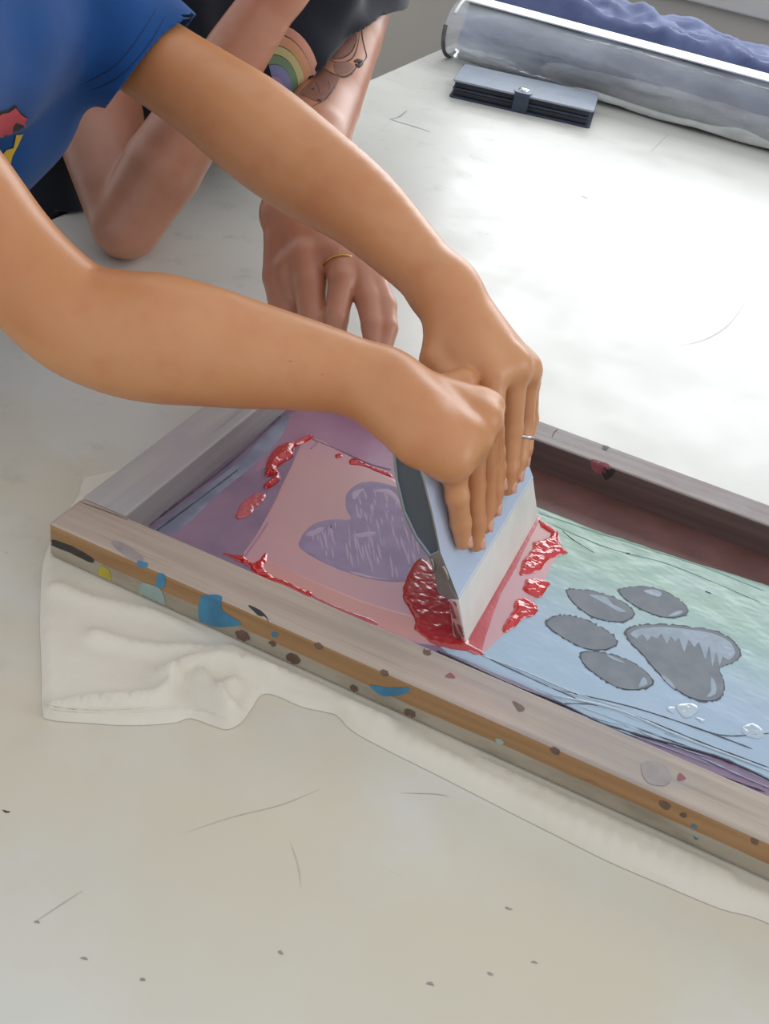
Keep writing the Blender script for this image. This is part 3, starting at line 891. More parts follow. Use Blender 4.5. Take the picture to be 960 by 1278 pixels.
limbs1 = [q for q in limb([(-150, 120, .03, 150), (-60, 225, .038, 140), (0, 306, .045, 137), (45, 356, .05, 137), (95, 398, .058, 142), (150, 416, .068, 154), (200, 423, .077, 160), (250, 431, .086, 150),
                           (300, 441, .096, 136), (350, 450, .106, 121), (400, 460, .116, 106), (440, 470, .124, 95), (478, 483, .132, 90)])] + \
         [q for q in limb([(60, -10, .36, 118), (130, 32, .350, 112), (197, 78, .338, 107), (262, 121, .330, 114), (318, 162, .322, 126), (380, 209, .308, 122), (450, 258, .286, 104), (512, 318, .264, 84), (556, 364, .245, 76)])]
CH1 = R_([-.30, .20, .245]); HP1 = R_([-.62, .19, .07])
torso1 = [Cone(RS + R_([-.04, .04, -.01]), LS + R_([-.04, -.03, -.01]), .055, .055), Cone(CH1 + R_([0, -.06, 0]), HP1 + R_([0, -.05, 0]), .095, .095), Cone(CH1 + R_([0, .06, 0]), HP1 + R_([0, .05, 0]), .095, .095),
          Cone(mid(RS, LS) + R_([-.03, -.02, .03]), mid(RS, LS) + R_([-.03, -.03, .12]), .05, .045)]
HD1 = mid(RS, LS) + R_([.0, -.03, .215])
head1 = [Cone(HD1 + R_([-.02, 0, .02]), HD1 + R_([.01, 0, -.0]), .085, .075), Cone(HD1 + R_([.03, 0, -.03]), HD1 + R_([.045, 0, -.05]), .055, .045), Cone(HD1 + R_([.085, 0, -.0]), HD1 + R_([.095, 0, -.02]), .010, .012)]
legs1 = [Cone(HP1 + R_([0, s * .08, 0]), R_([-.60, .19 + s * .09, -.33]), .075, .055) for s in (-1, 1)] + [Cone(R_([-.60, .19 + s * .09, -.33]), R_([-.63, .19 + s * .09, -.70]), .052, .035) for s in (-1, 1)] + \
        [Cone(R_([-.64, .19 + s * .09, -.735]), R_([-.52, .19 + s * .09, -.745]), .028, .020) for s in (-1, 1)]
# right hand (nearer): knuckles over the top edge, four fingers down the front plate
fr = {'pinky': ([face(566, 580, .012), face(571, 620, .012), face(575, 652, .0085), face(578, 676, .0068)], (.0092, .0080, .0073, .0062)),
      'ring': ([onv(590, 553, .130), face(591, 606, .013), face(593, 650, .0095), face(594, 678, .0075)], (.0098, .0085, .0078, .0066)),
      'middle': ([onv(604, 526, .150), face(607, 585, .014), face(606, 630, .0095), face(604, 656, .0078)], (.0100, .0086, .0078, .0066)),
      'index': ([onv(611, 508, .168), face(616, 565, .013), face(616, 612, .0095), face(615, 636, .0075)], (.0100, .0085, .0076, .0064))}
M = {k: q[0][0] for k, q in fr.items()}
palm_r = [Cone(RW, mid(RW, M['index'], .85), .0190, .0130), Cone(RW, mid(RW, M['middle'], .85), .0190, .0135), Cone(RW, mid(RW, M['ring'], .85), .0190, .0135), Cone(RW, mid(RW, M['pinky'], .85), .0185, .0130),
          Cone(M['index'], M['middle'], .0100, .0105), Cone(M['middle'], M['ring'], .0105, .0100), Cone(M['ring'], M['pinky'], .0100, .0095),
          Cone(onv(505, 500, .124), onv(570, 545, .122), .0225, .0165), Cone(onv(510, 515, .116), onv(562, 562, .112), .0215, .0160),
          Cone(onv(486, 505, .115), onv(528, 545, .106), .0215, .0195), Cone(onv(528, 545, .106), onv(562, 575, .104), .0195, .0140)]
th_r = [mid(RW, M['index'], .30) + R_([-.004, .004, -.010]), R_([.222, .185, .150]), R_([.212, .190, .118]), R_([.220, .190, .094])]
hand_r = (palm_r, [chain(*q) for q in fr.values()] + [chain(th_r, (.0140, .0105, .0090, .0072))])
# left hand (farther)
fl = {'index': ([onv(614, 470, .205), face(613, 540, .014), face(618, 583, .0100), face(621, 604, .0080)], (.0110, .0092, .0082, .0070)),
      'middle': ([onv(641, 458, .226), face(637, 535, .014), face(634, 585, .0100), face(633, 608, .0080)], (.0112, .0094, .0084, .0070)),
      'ring': ([onv(656, 462, .246), face(653, 525, .014), face(646, 573, .0100), face(643, 594, .0078)], (.0105, .0088, .0078, .0066)),
      'pinky': ([onv(659, 475, .262), face(660, 522, .013), face(654, 560, .0095), face(652, 576, .0070)], (.0092, .0076, .0068, .0060))}
N = {k: q[0][0] for k, q in fl.items()}
palm_l = [Cone(LW, mid(LW, N['index'], .85), .0200, .0140), Cone(LW, mid(LW, N['middle'], .85), .0200, .0140), Cone(LW, mid(LW, N['ring'], .85), .0195, .0135), Cone(LW, mid(LW, N['pinky'], .85), .0185, .0120),
          Cone(N['index'], N['middle'], .0110, .0110), Cone(N['middle'], N['ring'], .0110, .0100), Cone(N['ring'], N['pinky'], .0100, .0090)]
th_l = [mid(LW, N['index'], .25) + R_([-.004, -.010, -.008]), onv(545, 450, .205), onv(558, 468, .196), onv(574, 478, .190)]
hand_l = (palm_l + [Cone(th_l[0], mid(N['index'], th_l[1], .5), .0150, .0110)], [chain(*q) for q in fl.values()] + [chain(th_l, (.0150, .0125, .0095, .0075))])
hands1 = [hand_r, hand_l]
allp1 = limbs1 + torso1 + head1 + legs1 + [q for p_, fs_ in hands1 for q in p_ + [c for ch in fs_ for c in ch]]
person1 = grow('person', body_field(limbs1 + torso1 + head1 + legs1, hands1), allp1, .0017, SKIN_A, None, (-.62, .19, -.765))
tag(person1, 'person in a blue t-shirt bending over the frame and gripping the squeegee with both hands', 'person')


def nail(person, c, d, up, w=.0048, l=.0055):
    c, d, up = (R_(x, float) for x in (c, d, up)); d /= np.linalg.norm(d); up -= d * (up @ d); up /= np.linalg.norm(up); s = np.cross(d, up)
    vs, fs = [], []; n = 12
    for k in range(3):
        for i in range(n):
            a = 2 * math.pi * i / n; r = (.5, .85, 1)[k]
            x, y = r * math.cos(a), r * math.sin(a)
            vs.append(c + d * l * x + s * w * y + up * (.0012 - .0016 * y * y - .0009 * (k == 2)))
    fs = [list(range(n))] + [[k * n + i, k * n + (i + 1) % n, (k + 1) * n + (i + 1) % n, (k + 1) * n + i] for k in range(2) for i in range(n)]
    mesh('fingernail', vs, fs, NAIL, person)


for ch, rr in list((q[0], q[1][3]) for q in fr.values()) + list((q[0], q[1][3]) for q in fl.values()):
    nail(person1, ch[3] + FN * (rr * .93), ch[3] - ch[2], FN, rr * .66, rr * .78)
nail(person1, th_l[3] + R_([.002, -.002, .0068]), th_l[3] - th_l[2], (0, -.25, 1), .0052, .0058)

# ---- blue t-shirt
hemL = onv(180, 80, .336); axL = onv(262, 121, .330) - onv(110, 25, .350); axL /= np.linalg.norm(axL)


def hemplane(p, q, v, ax, tilt):
    n = np.cross(ray((p[0] + q[0]) / 2, (p[1] + q[1]) / 2), onv(p[0], p[1], v) - onv(q[0], q[1], v)); n /= np.linalg.norm(n)
    if n @ ax < 0: n = -n
    n = n - tilt * (ax - n * (ax @ n)); return n / np.linalg.norm(n)


hnL = hemplane((230, 32), (125, 137), .336, axL, -.08)
hemR = mid(RS, RE, .12); axR = (RE - RS) / np.linalg.norm(RE - RS)
slL = [Cone(LS - axL * .02, hemL + axL * .06 + R_([0, 0, -.007]), .060, .0515)]
slR = [Cone(RS - axR * .01, hemR + axR * .03, .055, .054)]
slLi = [Cone(LS, hemL + axL * .12 + R_([0, 0, -.007]), .0455, .0445)]
slRi = [Cone(RS, hemR + axR * .08, .047, .048)]
BODY1 = [Cone(RS + R_([-.03, .04, -.005]), LS + R_([-.03, -.03, -.005]), .066, .066), Cone(CH1 + R_([-.01, -.05, 0]), HP1 + R_([0, -.05, .01]), .106, .108), Cone(CH1 + R_([-.01, .07, 0]), HP1 + R_([0, .06, .01]), .106, .108),
         Cone(R_([-.275, .25, .20]), R_([-.55, .23, .06]), .080, .10)]


def fold1(p):
    return .0026 * np.sin(p[:, 1] * 70 + p[:, 0] * 60 + 2 * np.sin(p[:, 2] * 11)) + .0010 * np.sin(p[:, 0] * 40 - p[:, 2] * 60 + 2 * np.sin(p[:, 1] * 20))


def shirt1(p, c, reach):
    d = group_d(BODY1, p, c, reach, .03)
    for sl, hem, ax, inn in ((slL, hemL, hnL, slLi), (slR, hemR, axR, slRi)):
        e = group_d(sl, p, c, reach, .02)
        if e is None: continue
        cut = (p - hem.astype(np.float32)) @ ax.astype(np.float32)
        e = e + .0018 * np.sin(cut * 60 + p[:, 2] * 70)
        e = np.maximum(e, cut)
        d = e if d is None else smin(d, e, .022)
        i_ = inn[0].d(p) + 2 * fold1(p)
        hollow = np.maximum(i_, -(cut + .05))
        d = np.maximum(d, -hollow)
    if d is None: return None
    neck = group_d([Cone(mid(RS, LS) + R_([-.03, -.02, .06]), mid(RS, LS) + R_([-.03, -.03, .15]), .052, .056)], p, c, 9, .01)
    return np.maximum(d + fold1(p), -neck)


tee1 = grow('t_shirt', shirt1, BODY1 + slL + slR, .0017, BLUE_T, person1, None, 4)
tee1['label'] = 'royal blue short-sleeved t-shirt with a red and yellow print'
SH1 = grow('shorts', lambda p, c, r: (lambda d: None if d is None else np.maximum(d, -.30 - p[:, 2]))(group_d([Cone(HP1 + R_([.02, -.05, 0]), HP1 + R_([.02, .05, 0]), .102, .102)] +
      [Cone(HP1 + R_([0, s * .08, 0]), R_([-.60, .19 + s * .09, -.36]), .092, .082) for s in (-1, 1)], p, c, r, .03)), [Cone(HP1 + R_([.02, -.05, 0]), HP1 + R_([.02, .05, 0]), .102, .102)] +
      [Cone(HP1 + R_([0, s * .08, 0]), R_([-.60, .19 + s * .09, -.36]), .092, .082) for s in (-1, 1)], .005, SHORT_A, person1, None, 3)
RP, YP, KP = simple('red_shirt_print', 'b8454f', .7), simple('yellow_shirt_print', 'd3b23a', .7), simple('black_shirt_print', '201f26', .7)
decal('shirt_print', [(-14, 140), (-2, 139), (19, 130), (34, 146), (31, 162), (27, 175), (20, 190), (12, 210), (-6, 205), (-14, 190)], KP, tee1, tee1, .0006, 3, 1)
decal('shirt_print', [(-12, 146), (2, 141), (18, 134), (33, 147), (31, 158), (19, 152), (15, 165), (13, 182), (0, 192), (-12, 186)], RP, tee1, tee1, .0011, 3, 1)
decal('shirt_print', [(18, 158), (28, 166), (22, 180), (12, 206), (4, 202), (0, 196), (8, 186), (16, 184)], YP, tee1, tee1, .0011, 3, 1)
for pts in ([(208, 18), (186, 55), (158, 88), (133, 105), (112, 113)], [(196, 10), (172, 48), (146, 80), (118, 98), (100, 106)]):
    line('stitch_seam', pts, BLUE_S, tee1, tee1, .0006, -.0001)

# ---- second person: leans on one elbow, steadies the frame with the other hand
E2, S2 = R_([-.262, .462, .0375]), R_([-.44, .62, .19])
W2 = onv(352, -20, .57)
LS2, LE2, LW2 = R_([-.20, .85, .26]), R_([-.135, .655, .160]), onv(362, 268, .445)
limbs2 = [Cone(S2 + R_([-.01, 0, 0]), mid(S2, E2, .5) + R_([-.008, 0, -.004]), .053, .051), Cone(mid(S2, E2, .5) + R_([-.008, 0, -.004]), E2, .051, .0375),
          Cone(E2, mid(E2, W2, .25), .0375, .0415), Cone(mid(E2, W2, .25), mid(E2, W2, .6), .0415, .035), Cone(mid(E2, W2, .6), W2, .035, .0255),
          Cone(LS2, mid(LS2, LE2, .5), .047, .043), Cone(mid(LS2, LE2, .5), LE2, .043, .0385), Cone(LE2, mid(LE2, LW2, .35), .0385, .0375), Cone(mid(LE2, LW2, .35), LW2, .0375, .0255)]
CH2 = R_([-.34, .76, .17]); HP2 = R_([-.60, .88, -.02])
dirS = (LS2 - S2) / np.linalg.norm(LS2 - S2)
torso2 = [Cone(S2 + dirS * .03, LS2 - dirS * .03, .055, .055), Cone(CH2 - dirS * .06, HP2 - dirS * .06, .095, .10), Cone(CH2 + dirS * .06, HP2 + dirS * .06, .095, .10),
          Cone(mid(S2, LS2), mid(S2, LS2) + R_([.03, -.03, .15]), .05, .05)]
HD2 = mid(S2, LS2) + R_([.06, -.05, .27])
head2 = [Cone(HD2 + R_([-.02, .02, .02]), HD2, .09, .08), Cone(HD2 + R_([.03, -.03, -.03]), HD2 + R_([.04, -.04, -.05]), .055, .045), Cone(HD2 + R_([.054, -.054, -.012]), HD2 + R_([.060, -.060, -.034]), .008, .012)]
legs2 = [Cone(HP2 + dirS * .09 * s, R_([-.62, .88 + s * .10, -.36]), .085, .06) for s in (-1, 1)] + [Cone(R_([-.62, .88 + s * .10, -.36]), R_([-.66, .88 + s * .10, -.70]), .058, .04) for s in (-1, 1)] + \
        [Cone(R_([-.66, .88 + s * .10, -.732]), R_([-.54, .86 + s * .10, -.742]), .03, .022) for s in (-1, 1)]
f2 = {'index': ([onv(382, 322, .405), onv(387, 356, .388), onv(391, 400, .364), onv(392, 436, .350)], (.0178, .0160, .0138, .0115)),
      'middle': ([onv(424, 320, .412), onv(428, 350, .392), onv(420, 396, .366), onv(417, 440, .352)], (.0168, .0136, .0114, .0098)),
      'ring': ([onv(450, 338, .412), onv(460, 374, .390), onv(466, 408, .368), onv(467, 442, .352)], (.0148, .0126, .0108, .0094)),
      'pinky': ([onv(466, 352, .410), onv(480, 383, .394), onv(483, 410, .374), onv(478, 438, .358)], (.0135, .0116, .0102, .0088))}
Q = {k: q[0][0] for k, q in f2.items()}
palm_2 = [Cone(LW2, mid(LW2, Q[k], .9), .0235, .0155) for k in ('index', 'middle', 'ring')] + [Cone(LW2, mid(LW2, Q['pinky'], .9), .021, .013)] + \
         [Cone(Q['index'], Q['middle'], .0125, .0125), Cone(Q['middle'], Q['ring'], .0125, .0115), Cone(Q['ring'], Q['pinky'], .0115, .010)]
th2 = [onv(354, 300, .425), onv(351, 345, .405), onv(356, 390, .385), onv(372, 425, .366)]
hand_2 = (palm_2 + [Cone(th2[0], th2[1], .0165, .0150), Cone(onv(362, 335, .40), onv(368, 370, .388), .0150, .0125)], [chain(*q) for q in f2.values()] + [chain(th2, (.0190, .0178, .0150, .0110))])
A2 = (W2 - E2) / np.linalg.norm(W2 - E2); B2 = np.cross(A2, R_([.5, -.7, .2])); B2 /= np.linalg.norm(B2); C2 = np.cross(A2, B2)
if C2 @ R_([.6, -.7, 0]) < 0: C2 = -C2
KN = [W2 + A2 * .078 + B2 * (b_ * .021) for b_ in (-1.5, -.5, .5, 1.5)]
palm_3 = [Cone(W2, W2 + (k_ - W2) * .92, .0225, .0140) for k_ in KN]
fing_3 = [chain([k_, k_ + A2 * .014 - C2 * .034, k_ - A2 * .014 - C2 * .046, k_ - A2 * .030 - C2 * .030], (.0118, .0102, .0092, .0080)) for k_ in KN]
fing_3.append(chain([W2 + A2 * .018 - B2 * .018, W2 + A2 * .045 - B2 * .040 - C2 * .012, W2 + A2 * .070 - B2 * .040 - C2 * .028, W2 + A2 * .085 - B2 * .030 - C2 * .044], (.0160, .0130, .0108, .0085)))
hand_3 = (palm_3, fing_3)
base2 = limbs2 + torso2 + head2 + legs2
allp2 = base2 + palm_3 + [c for ch in fing_3 for c in ch] + hand_2[0] + [c for ch in hand_2[1] for c in ch]
person2 = grow('person', body_field(base2, [hand_2, hand_3], .0035), allp2, .0021, SKIN_B, None, (-.62, .88, -.765))
tag(person2, 'person in a black rainbow t-shirt with a tattooed arm leaning an elbow on the table', 'person')
for k in f2:
    ch, rr = f2[k][0], f2[k][1][3]; nail(person2, ch[3] + R_([.3, -.6, .5]) * rr * .9, ch[3] - ch[2], (.3, -.7, .4), rr * .66, rr * .8)

hem2 = onv(447, 18, .80); ax2 = (LE2 - LS2) / np.linalg.norm(LE2 - LS2)
hem2 = onv(447, 18, .80); hn2 = hemplane((400, 24), (497, 12), .80, ax2, .15)
hemr = mid(S2, E2, .22); axr = (E2 - S2) / np.linalg.norm(E2 - S2)
sl2 = [Cone(LS2 - ax2 * .02, LS2 + ax2 * .14, .064, .058)]; sl2i = Cone(LS2, LS2 + ax2 * .2, .056, .051)
slr = [Cone(S2 - axr * .02, hemr + axr * .03, .062, .060)]; slri = Cone(S2, hemr + axr * .1, .054, .055)
BODY2 = [Cone(S2 + dirS * .04, LS2 - dirS * .04, .064, .064), Cone(CH2 - dirS * .06, HP2 - dirS * .06, .112, .115), Cone(CH2 + dirS * .06, HP2 + dirS * .06, .112, .115),
         Cone(onv(398, -20, .69), onv(372, 60, .66), .048, .043), Cone(onv(372, 60, .66), onv(330, 125, .655), .043, .036), Cone(onv(330, 0, .70), onv(300, 100, .68), .06, .05), Cone(R_([-.46, .60, .075]), R_([-.47, .60, -.06]), .066, .070), Cone(onv(52, 190, .56), onv(64, 262, .53), .056, .050)]


def shirt2(p, c, reach):
    d = group_d(BODY2, p, c, reach, .03)
    for sl, hem, ax, inn in ((sl2, hem2, hn2, sl2i), (slr, hemr, axr, slri)):
        e = group_d(sl, p, c, reach, .02)
        if e is None: continue
        cut = (p - hem.astype(np.float32)) @ ax.astype(np.float32)
        e = np.maximum(e, cut)
        d = e if d is None else smin(d, e, .02)
        d = np.maximum(d, -np.maximum(inn.d(p) + .0044 * np.sin(p[:, 0] * 60 + p[:, 1] * 50 + 3 * np.sin(p[:, 2] * 30)), -(cut + .05)))
    if d is None: return None
    # rests on the table instead of passing through it
    d = np.maximum(d, np.where(p[:, 0] > -.385, .002 - p[:, 2], -1).astype(np.float32))
    return d + .0022 * np.sin(p[:, 0] * 60 + p[:, 1] * 50 + 3 * np.sin(p[:, 2] * 30))


tee2 = grow('t_shirt', shirt2, BODY2 + sl2 + slr, .0026, BLACK_T, person2, None, 4)
tee2['label'] = 'black short-sleeved t-shirt with a rainbow print'
PR2 = [Cone(HP2 - dirS * .06, HP2 + dirS * .06, .105, .105)] + [Cone(HP2 + dirS * .09 * s, R_([-.62, .88 + s * .10, -.40]), .10, .085) for s in (-1, 1)]
grow('shorts', lambda p, c, r: (lambda d: None if d is None else np.maximum(d, -.34 - p[:, 2]))(group_d(PR2, p, c, r, .03)), PR2, .005, SHORT_A, person2, None, 3)

# rainbow arcs printed on the chest
cx, cy = 343, 110
RB = (('d9a08c', 62), ('e2ae86', 52), ('d8d59a', 41), ('7fa07f', 32), ('8d97c6', 23), ('b79ccf', 12))
for i, (c, r1) in enumerate(RB):
    r0 = RB[i + 1][1] if i + 1 < len(RB) else 6
    arc = [(cx + r1 * .92 * math.cos(a), cy - r1 * 1.32 * math.sin(a) * .98) for a in np.linspace(-.35, 1.9, 16)] + \
          [(cx + r0 * .92 * math.cos(a), cy - r0 * 1.32 * math.sin(a)) for a in np.linspace(1.9, -.35, 16)]
    d_ = decal('rainbow_stripe', arc, simple('rainbow_print_%d' % i, c, .75), tee2, tee2, .0008, 4, 1)

# tattoo on the straight arm (soft shading plus line work)
T6 = lambda l: [(320 + a / 4.8, b / 4.8) for a, b in l]
for px in ([(520, 170), (590, 190), (600, 240), (560, 310), (520, 350), (455, 345), (430, 300), (480, 240)], [(380, 400), (450, 440), (500, 460), (440, 560), (380, 610), (300, 580), (260, 560), (330, 480)],
           [(470, 380), (540, 370), (585, 400), (540, 440), (480, 440)]):
    decal('tattoo', T6(px), TATTOO_L, person2, person2, .0005, 3, 3)
for pts, rd in (([(520, 130), (580, 165), (590, 195), (560, 200), (535, 180)], .0011), ([(590, 200), (600, 240), (570, 310), (510, 350), (440, 350)], .0010), ([(632, 120), (635, 220), (650, 290), (660, 340), (640, 370)], .0010),
                ([(585, 370), (610, 365), (632, 372), (610, 395), (592, 385)], .0026), ([(600, 400), (570, 440), (520, 460), (450, 440), (395, 400)], .0014), ([(500, 460), (470, 520), (430, 580), (390, 610), (330, 640)], .0010),
                ([(340, 480), (370, 520), (380, 590)], .0009), ([(420, 470), (440, 520), (420, 550)], .0010), ([(330, 530), (350, 540)], .0016), ([(400, 600), (380, 605), (365, 595)], .0018), ([(465, 385), (480, 420), (540, 430)], .0008),
                ([(500, 180), (540, 160), (600, 160), (622, 200)], .0007), ([(430, 310), (480, 300), (540, 250), (560, 215)], .0008), ([(390, 440), (350, 480), (280, 560)], .0009), ([(620, 195), (600, 300), (560, 360), (480, 375), (430, 350)], .0008)):
    line('tattoo', T6(pts), TATTOO, person2, person2, rd, -.0002, 4, 5)
# gold ring on the middle finger
def ring(parent, a, b, r, mat_, wd=.0011):
    ax_ = (b - a) / np.linalg.norm(b - a); s = np.cross(ax_, [0, 0, 1]); s /= np.linalg.norm(s); t = np.cross(ax_, s); c = mid(a, b, .42)
    path = [c + r * (math.cos(q) * s + math.sin(q) * t) for q in np.linspace(0, 2 * math.pi, 33)]
    o = mesh('finger_ring', *tube(path, wd, 8), mat_, parent); return o


ring(person2, f2['middle'][0][0], f2['middle'][0][1], .0166, GOLD)['label'] = 'gold finger ring'
ring(person1, fl['ring'][0][1], fl['ring'][0][2], .0092, STEEL, .0012)['label'] = 'silver finger ring'


# hair on both heads
def hair(person, H, back, m, r):
    pr = [Cone(R_(H) + R_(back) * .02, R_(H) + R_(back) * .03 + R_([0, 0, .01]), r, r)]
    fw = -R_(back); fw = fw / np.linalg.norm(fw)
    grow('hair', lambda p, c, rr: (lambda d: None if d is None else np.maximum(d + .003 * np.sin(p[:, 1] * 160), ((p - R_(H).astype(np.float32)) @ (fw * .8 + R_([0, 0, -.6])).astype(np.float32)) - .015))(group_d(pr, p, c, rr, .01)), pr, .005, m, person, None, 3)


HAIR1, HAIR2 = simple('brown_hair', '4a3323', .5, '3a281c', 40, .5, 300, .002, (1, 1, .1)), simple('dark_hair', '2b211c', .5, '362a22', 40, .5, 300, .002, (1, 1, .1))
def features(person, H, fwd):
    f_ = R_(fwd, float); f_ /= np.linalg.norm(f_); s_ = np.cross(f_, [0, 0, 1]); s_ /= np.linalg.norm(s_); u_ = np.cross(s_, f_)
    for sg in (-1, 1):
        for nm, c_, r_, m_ in (('eye', H + f_ * .064 + s_ * .031 * sg + u_ * .004, .0115, EYEW), ('ear', H - f_ * .006 + s_ * .087 * sg - u_ * .006, .022, None)):
            q_ = [Cone(c_, c_ + (u_ * .012 if nm == 'ear' else u_ * .0005), r_, r_ * .95, (s_, 2.2) if nm == 'ear' else None)]
            grow(nm, lambda p, c, rr: group_d(q_, p, c, rr, .01), q_, .003, m_ or person.data.materials[0], person, None, 2)
    q_ = [Cone(H + f_ * .082 - u_ * .052 - s_ * .016, H + f_ * .082 - u_ * .052 + s_ * .016, .0065, .0065)]
    grow('mouth', lambda p, c, rr: group_d(q_, p, c, rr, .01), q_, .003, LIPS, person, None, 2)


EYEW, LIPS = simple('eye', 'e8e4dc', .2), simple('lips', 'b0685c', .4)
features(person1, HD1, (1, 0, -.45)); features(person2, HD2, (.7, -.7, -.4))
hair(person1, HD1, (-.8, 0, .6), HAIR1, .098)
hair(person2, HD2, (-.6, .6, .5), HAIR2, .103)

# ================================================================== WALLET
wl0, wl1 = onz(560, 121, 0), onz(736, 161, 0)
wu = (wl1 - wl0); WLEN = np.linalg.norm(wu); wu /= WLEN; wv = R_([-wu[1], wu[0], 0]); WD = .118
wal = thing('wallet', wl0 + wu * WLEN / 2 + wv * WD / 2, 'closed slate blue leather wallet with a snap strap lying beside the plastic tube', 'wallet')


def wp(a, b, z): return wl0 + wu * a + wv * b + R_([0, 0, z])


def rrect(a0, b0, a1, b1, r, n=4):
    out = []
    for cx_, cy_, s in ((a1 - r, b0 + r, -90), (a1 - r, b1 - r, 0), (a0 + r, b1 - r, 90), (a0 + r, b0 + r, 180)):
        for k in range(n + 1):
            t = math.radians(s + 90 * k / n); out.append((cx_ + r * math.cos(t), cy_ + r * math.sin(t)))
    return out


def slab(name, a0, b0, a1, b1, z0_, z1_, r, m, parent, bv=.001):
    vs, fs = prism(rrect(a0, b0, a1, b1, r), wu, wv, (0, 0, z1_ - z0_), wp(0, 0, z0_))
    return bevel(mesh(name, vs, fs, m, parent, smooth=False), bv)


slab('back_cover', 0, 0, WLEN, WD, 0, .0035, .006, LEATHER_D, wal)
slab('card_pocket', .004, .006, WLEN - .006, WD - .003, .0035, .0125, .005, PAGES, wal, .0025)
slab('card_pocket', .003, .004, WLEN - .004, WD - .003, .0125, .0165, .005, LEATHER_D, wal, .0015)
slab('card_pocket', .005, .007, WLEN - .007, WD - .003, .0165, .0265, .005, PAGES, wal, .0025)
slab('front_cover', .002, .000, WLEN, WD, .0265, .0300, .006, LEATHER, wal, .0012)
vs, fs = boxm((0, WD - .004, .001), (WLEN, WD + .001, .029)); vs = [wp(*q) for q in vs]
bevel(mesh('spine', vs, fs, LEATHER_D, wal, smooth=False), .002, 3)
sa, sb = WLEN * .445, WLEN * .445 + .026
pth = [(.030, .0312), (.012, .0315), (.000, .0312), (-.0022, .0270), (-.0022, .0150), (-.0015, .0010)]
vs, fs = [], []
for b_, z_ in pth:
    for a_ in (sa, sb): vs.append(wp(a_, b_, z_))
for b_, z_ in pth:
    for a_ in (sa, sb): vs.append(wp(a_, b_ + (.0 if z_ > .03 else .0018), z_ - (.0012 if z_ > .03 else 0)))
n_ = len(pth) * 2
for i in range(len(pth) - 1):
    fs += [[2 * i, 2 * i + 1, 2 * i + 3, 2 * i + 2], [n_ + 2 * i + 2, n_ + 2 * i + 3, n_ + 2 * i + 1, n_ + 2 * i], [2 * i, 2 * i + 2, n_ + 2 * i + 2, n_ + 2 * i], [2 * i + 1, n_ + 2 * i + 1, n_ + 2 * i + 3, 2 * i + 3]]
fs += [[0, n_, n_ + 1, 1], [n_ - 2, n_ - 1, 2 * n_ - 1, 2 * n_ - 2]]
strap = bevel(mesh('snap_strap', vs, fs, LEATHER_D, wal, smooth=False), .0006)
tabm = simple('pale_strap_tab', '8291a6', .4)
tb = slab('strap_tab', sa - .002, .001, sb + .002, .034, .0312, .0330, .008, LEATHER, wal, .0006)
c = wp((sa + sb) / 2, .018, .0330)
vs, fs = [], []
for k, (r, z_) in enumerate(((.0080, 0), (.0080, .0012), (.0066, .0024), (.0035, .0030))):
    vs += [c + R_([1.25 * r * math.cos(t), 1.25 * r * math.sin(t), z_ * 1.3]) for t in np.arange(20) * math.pi / 10]
for k in range(3): fs += [[k * 20 + i, k * 20 + (i + 1) % 20, k * 20 + 20 + (i + 1) % 20, k * 20 + 20 + i] for i in range(20)]
fs.append(list(range(60, 80)))
mesh('snap_button', vs, fs, STEEL, strap)

# ================================================================== PLASTIC TUBE AND CLOTHES
TR, TV, TU0, TU1 = .054, 1.615, -.345, .95


def tub(u, ang, r=TR):
    return R_([u, TV - r * 1.12 * math.cos(ang), TR * .98 + r * .96 * math.sin(ang)])


tubeo = thing('plastic_sleeve', (.3, TV, 0), 'long clear plastic sleeve with a white top strip, stuffed with clothes, behind the wallet', 'plastic sleeve')
vs, fs = [], []; NU, NA = 90, 44
for i in range(NU + 1):
    for k in range(NA):
        a = 2 * math.pi * k / NA; u_ = TU0 + (TU1 - TU0) * i / NU
        r = TR * (1 + .035 * nz(u_ * 9, a * 1.4, 1) + .012 * nz(u_ * 40, a * 5, 1, 5))
        if i == 0: r *= .93
        q = tub(u_, a, r); q[2] = max(q[2], .0008); vs.append(q)
fs = [[i * NA + k, i * NA + (k + 1) % NA, (i + 1) * NA + (k + 1) % NA, (i + 1) * NA + k] for i in range(NU) for k in range(NA)]
mesh('plastic_film', vs, fs, FILM, tubeo)
a1, a2 = math.radians(72), math.radians(102)
vs, fs = [], []
for i in range(41):
    u_ = TU0 + .02 + (TU1 - TU0 - .02) * i / 40
    for a, rr in ((a1, 1.08), (a2, 1.12), (a2, 1.17), (a1, 1.13)): vs.append(tub(u_, a, TR * rr))
fs = [[i * 4 + k, i * 4 + (k + 1) % 4, i * 4 + 4 + (k + 1) % 4, i * 4 + 4 + k] for i in range(40) for k in range(4)] + [[0, 1, 2, 3], [163, 162, 161, 160]]
mesh('white_strip', vs, fs, WHITEP, tubeo, smooth=False)['label'] = 'white strip along the top of the sleeve'
path = [tub(TU0 + .002, a, TR * .97) for a in np.linspace(math.radians(-110), math.radians(15), 20)]
mesh('end_rim', *tube(path, .0036, 8), simple('dark_rim', '4a4a4e', .5, '6a675f', 40), tubeo)['label'] = 'dark rim at the end of the sleeve'
path = [tub(TU0 + .012, a, TR * 1.0) for a in np.linspace(math.radians(40), math.radians(88), 12)]
mesh('end_rim', *tube(path, .003, 8), WHITEP, tubeo)


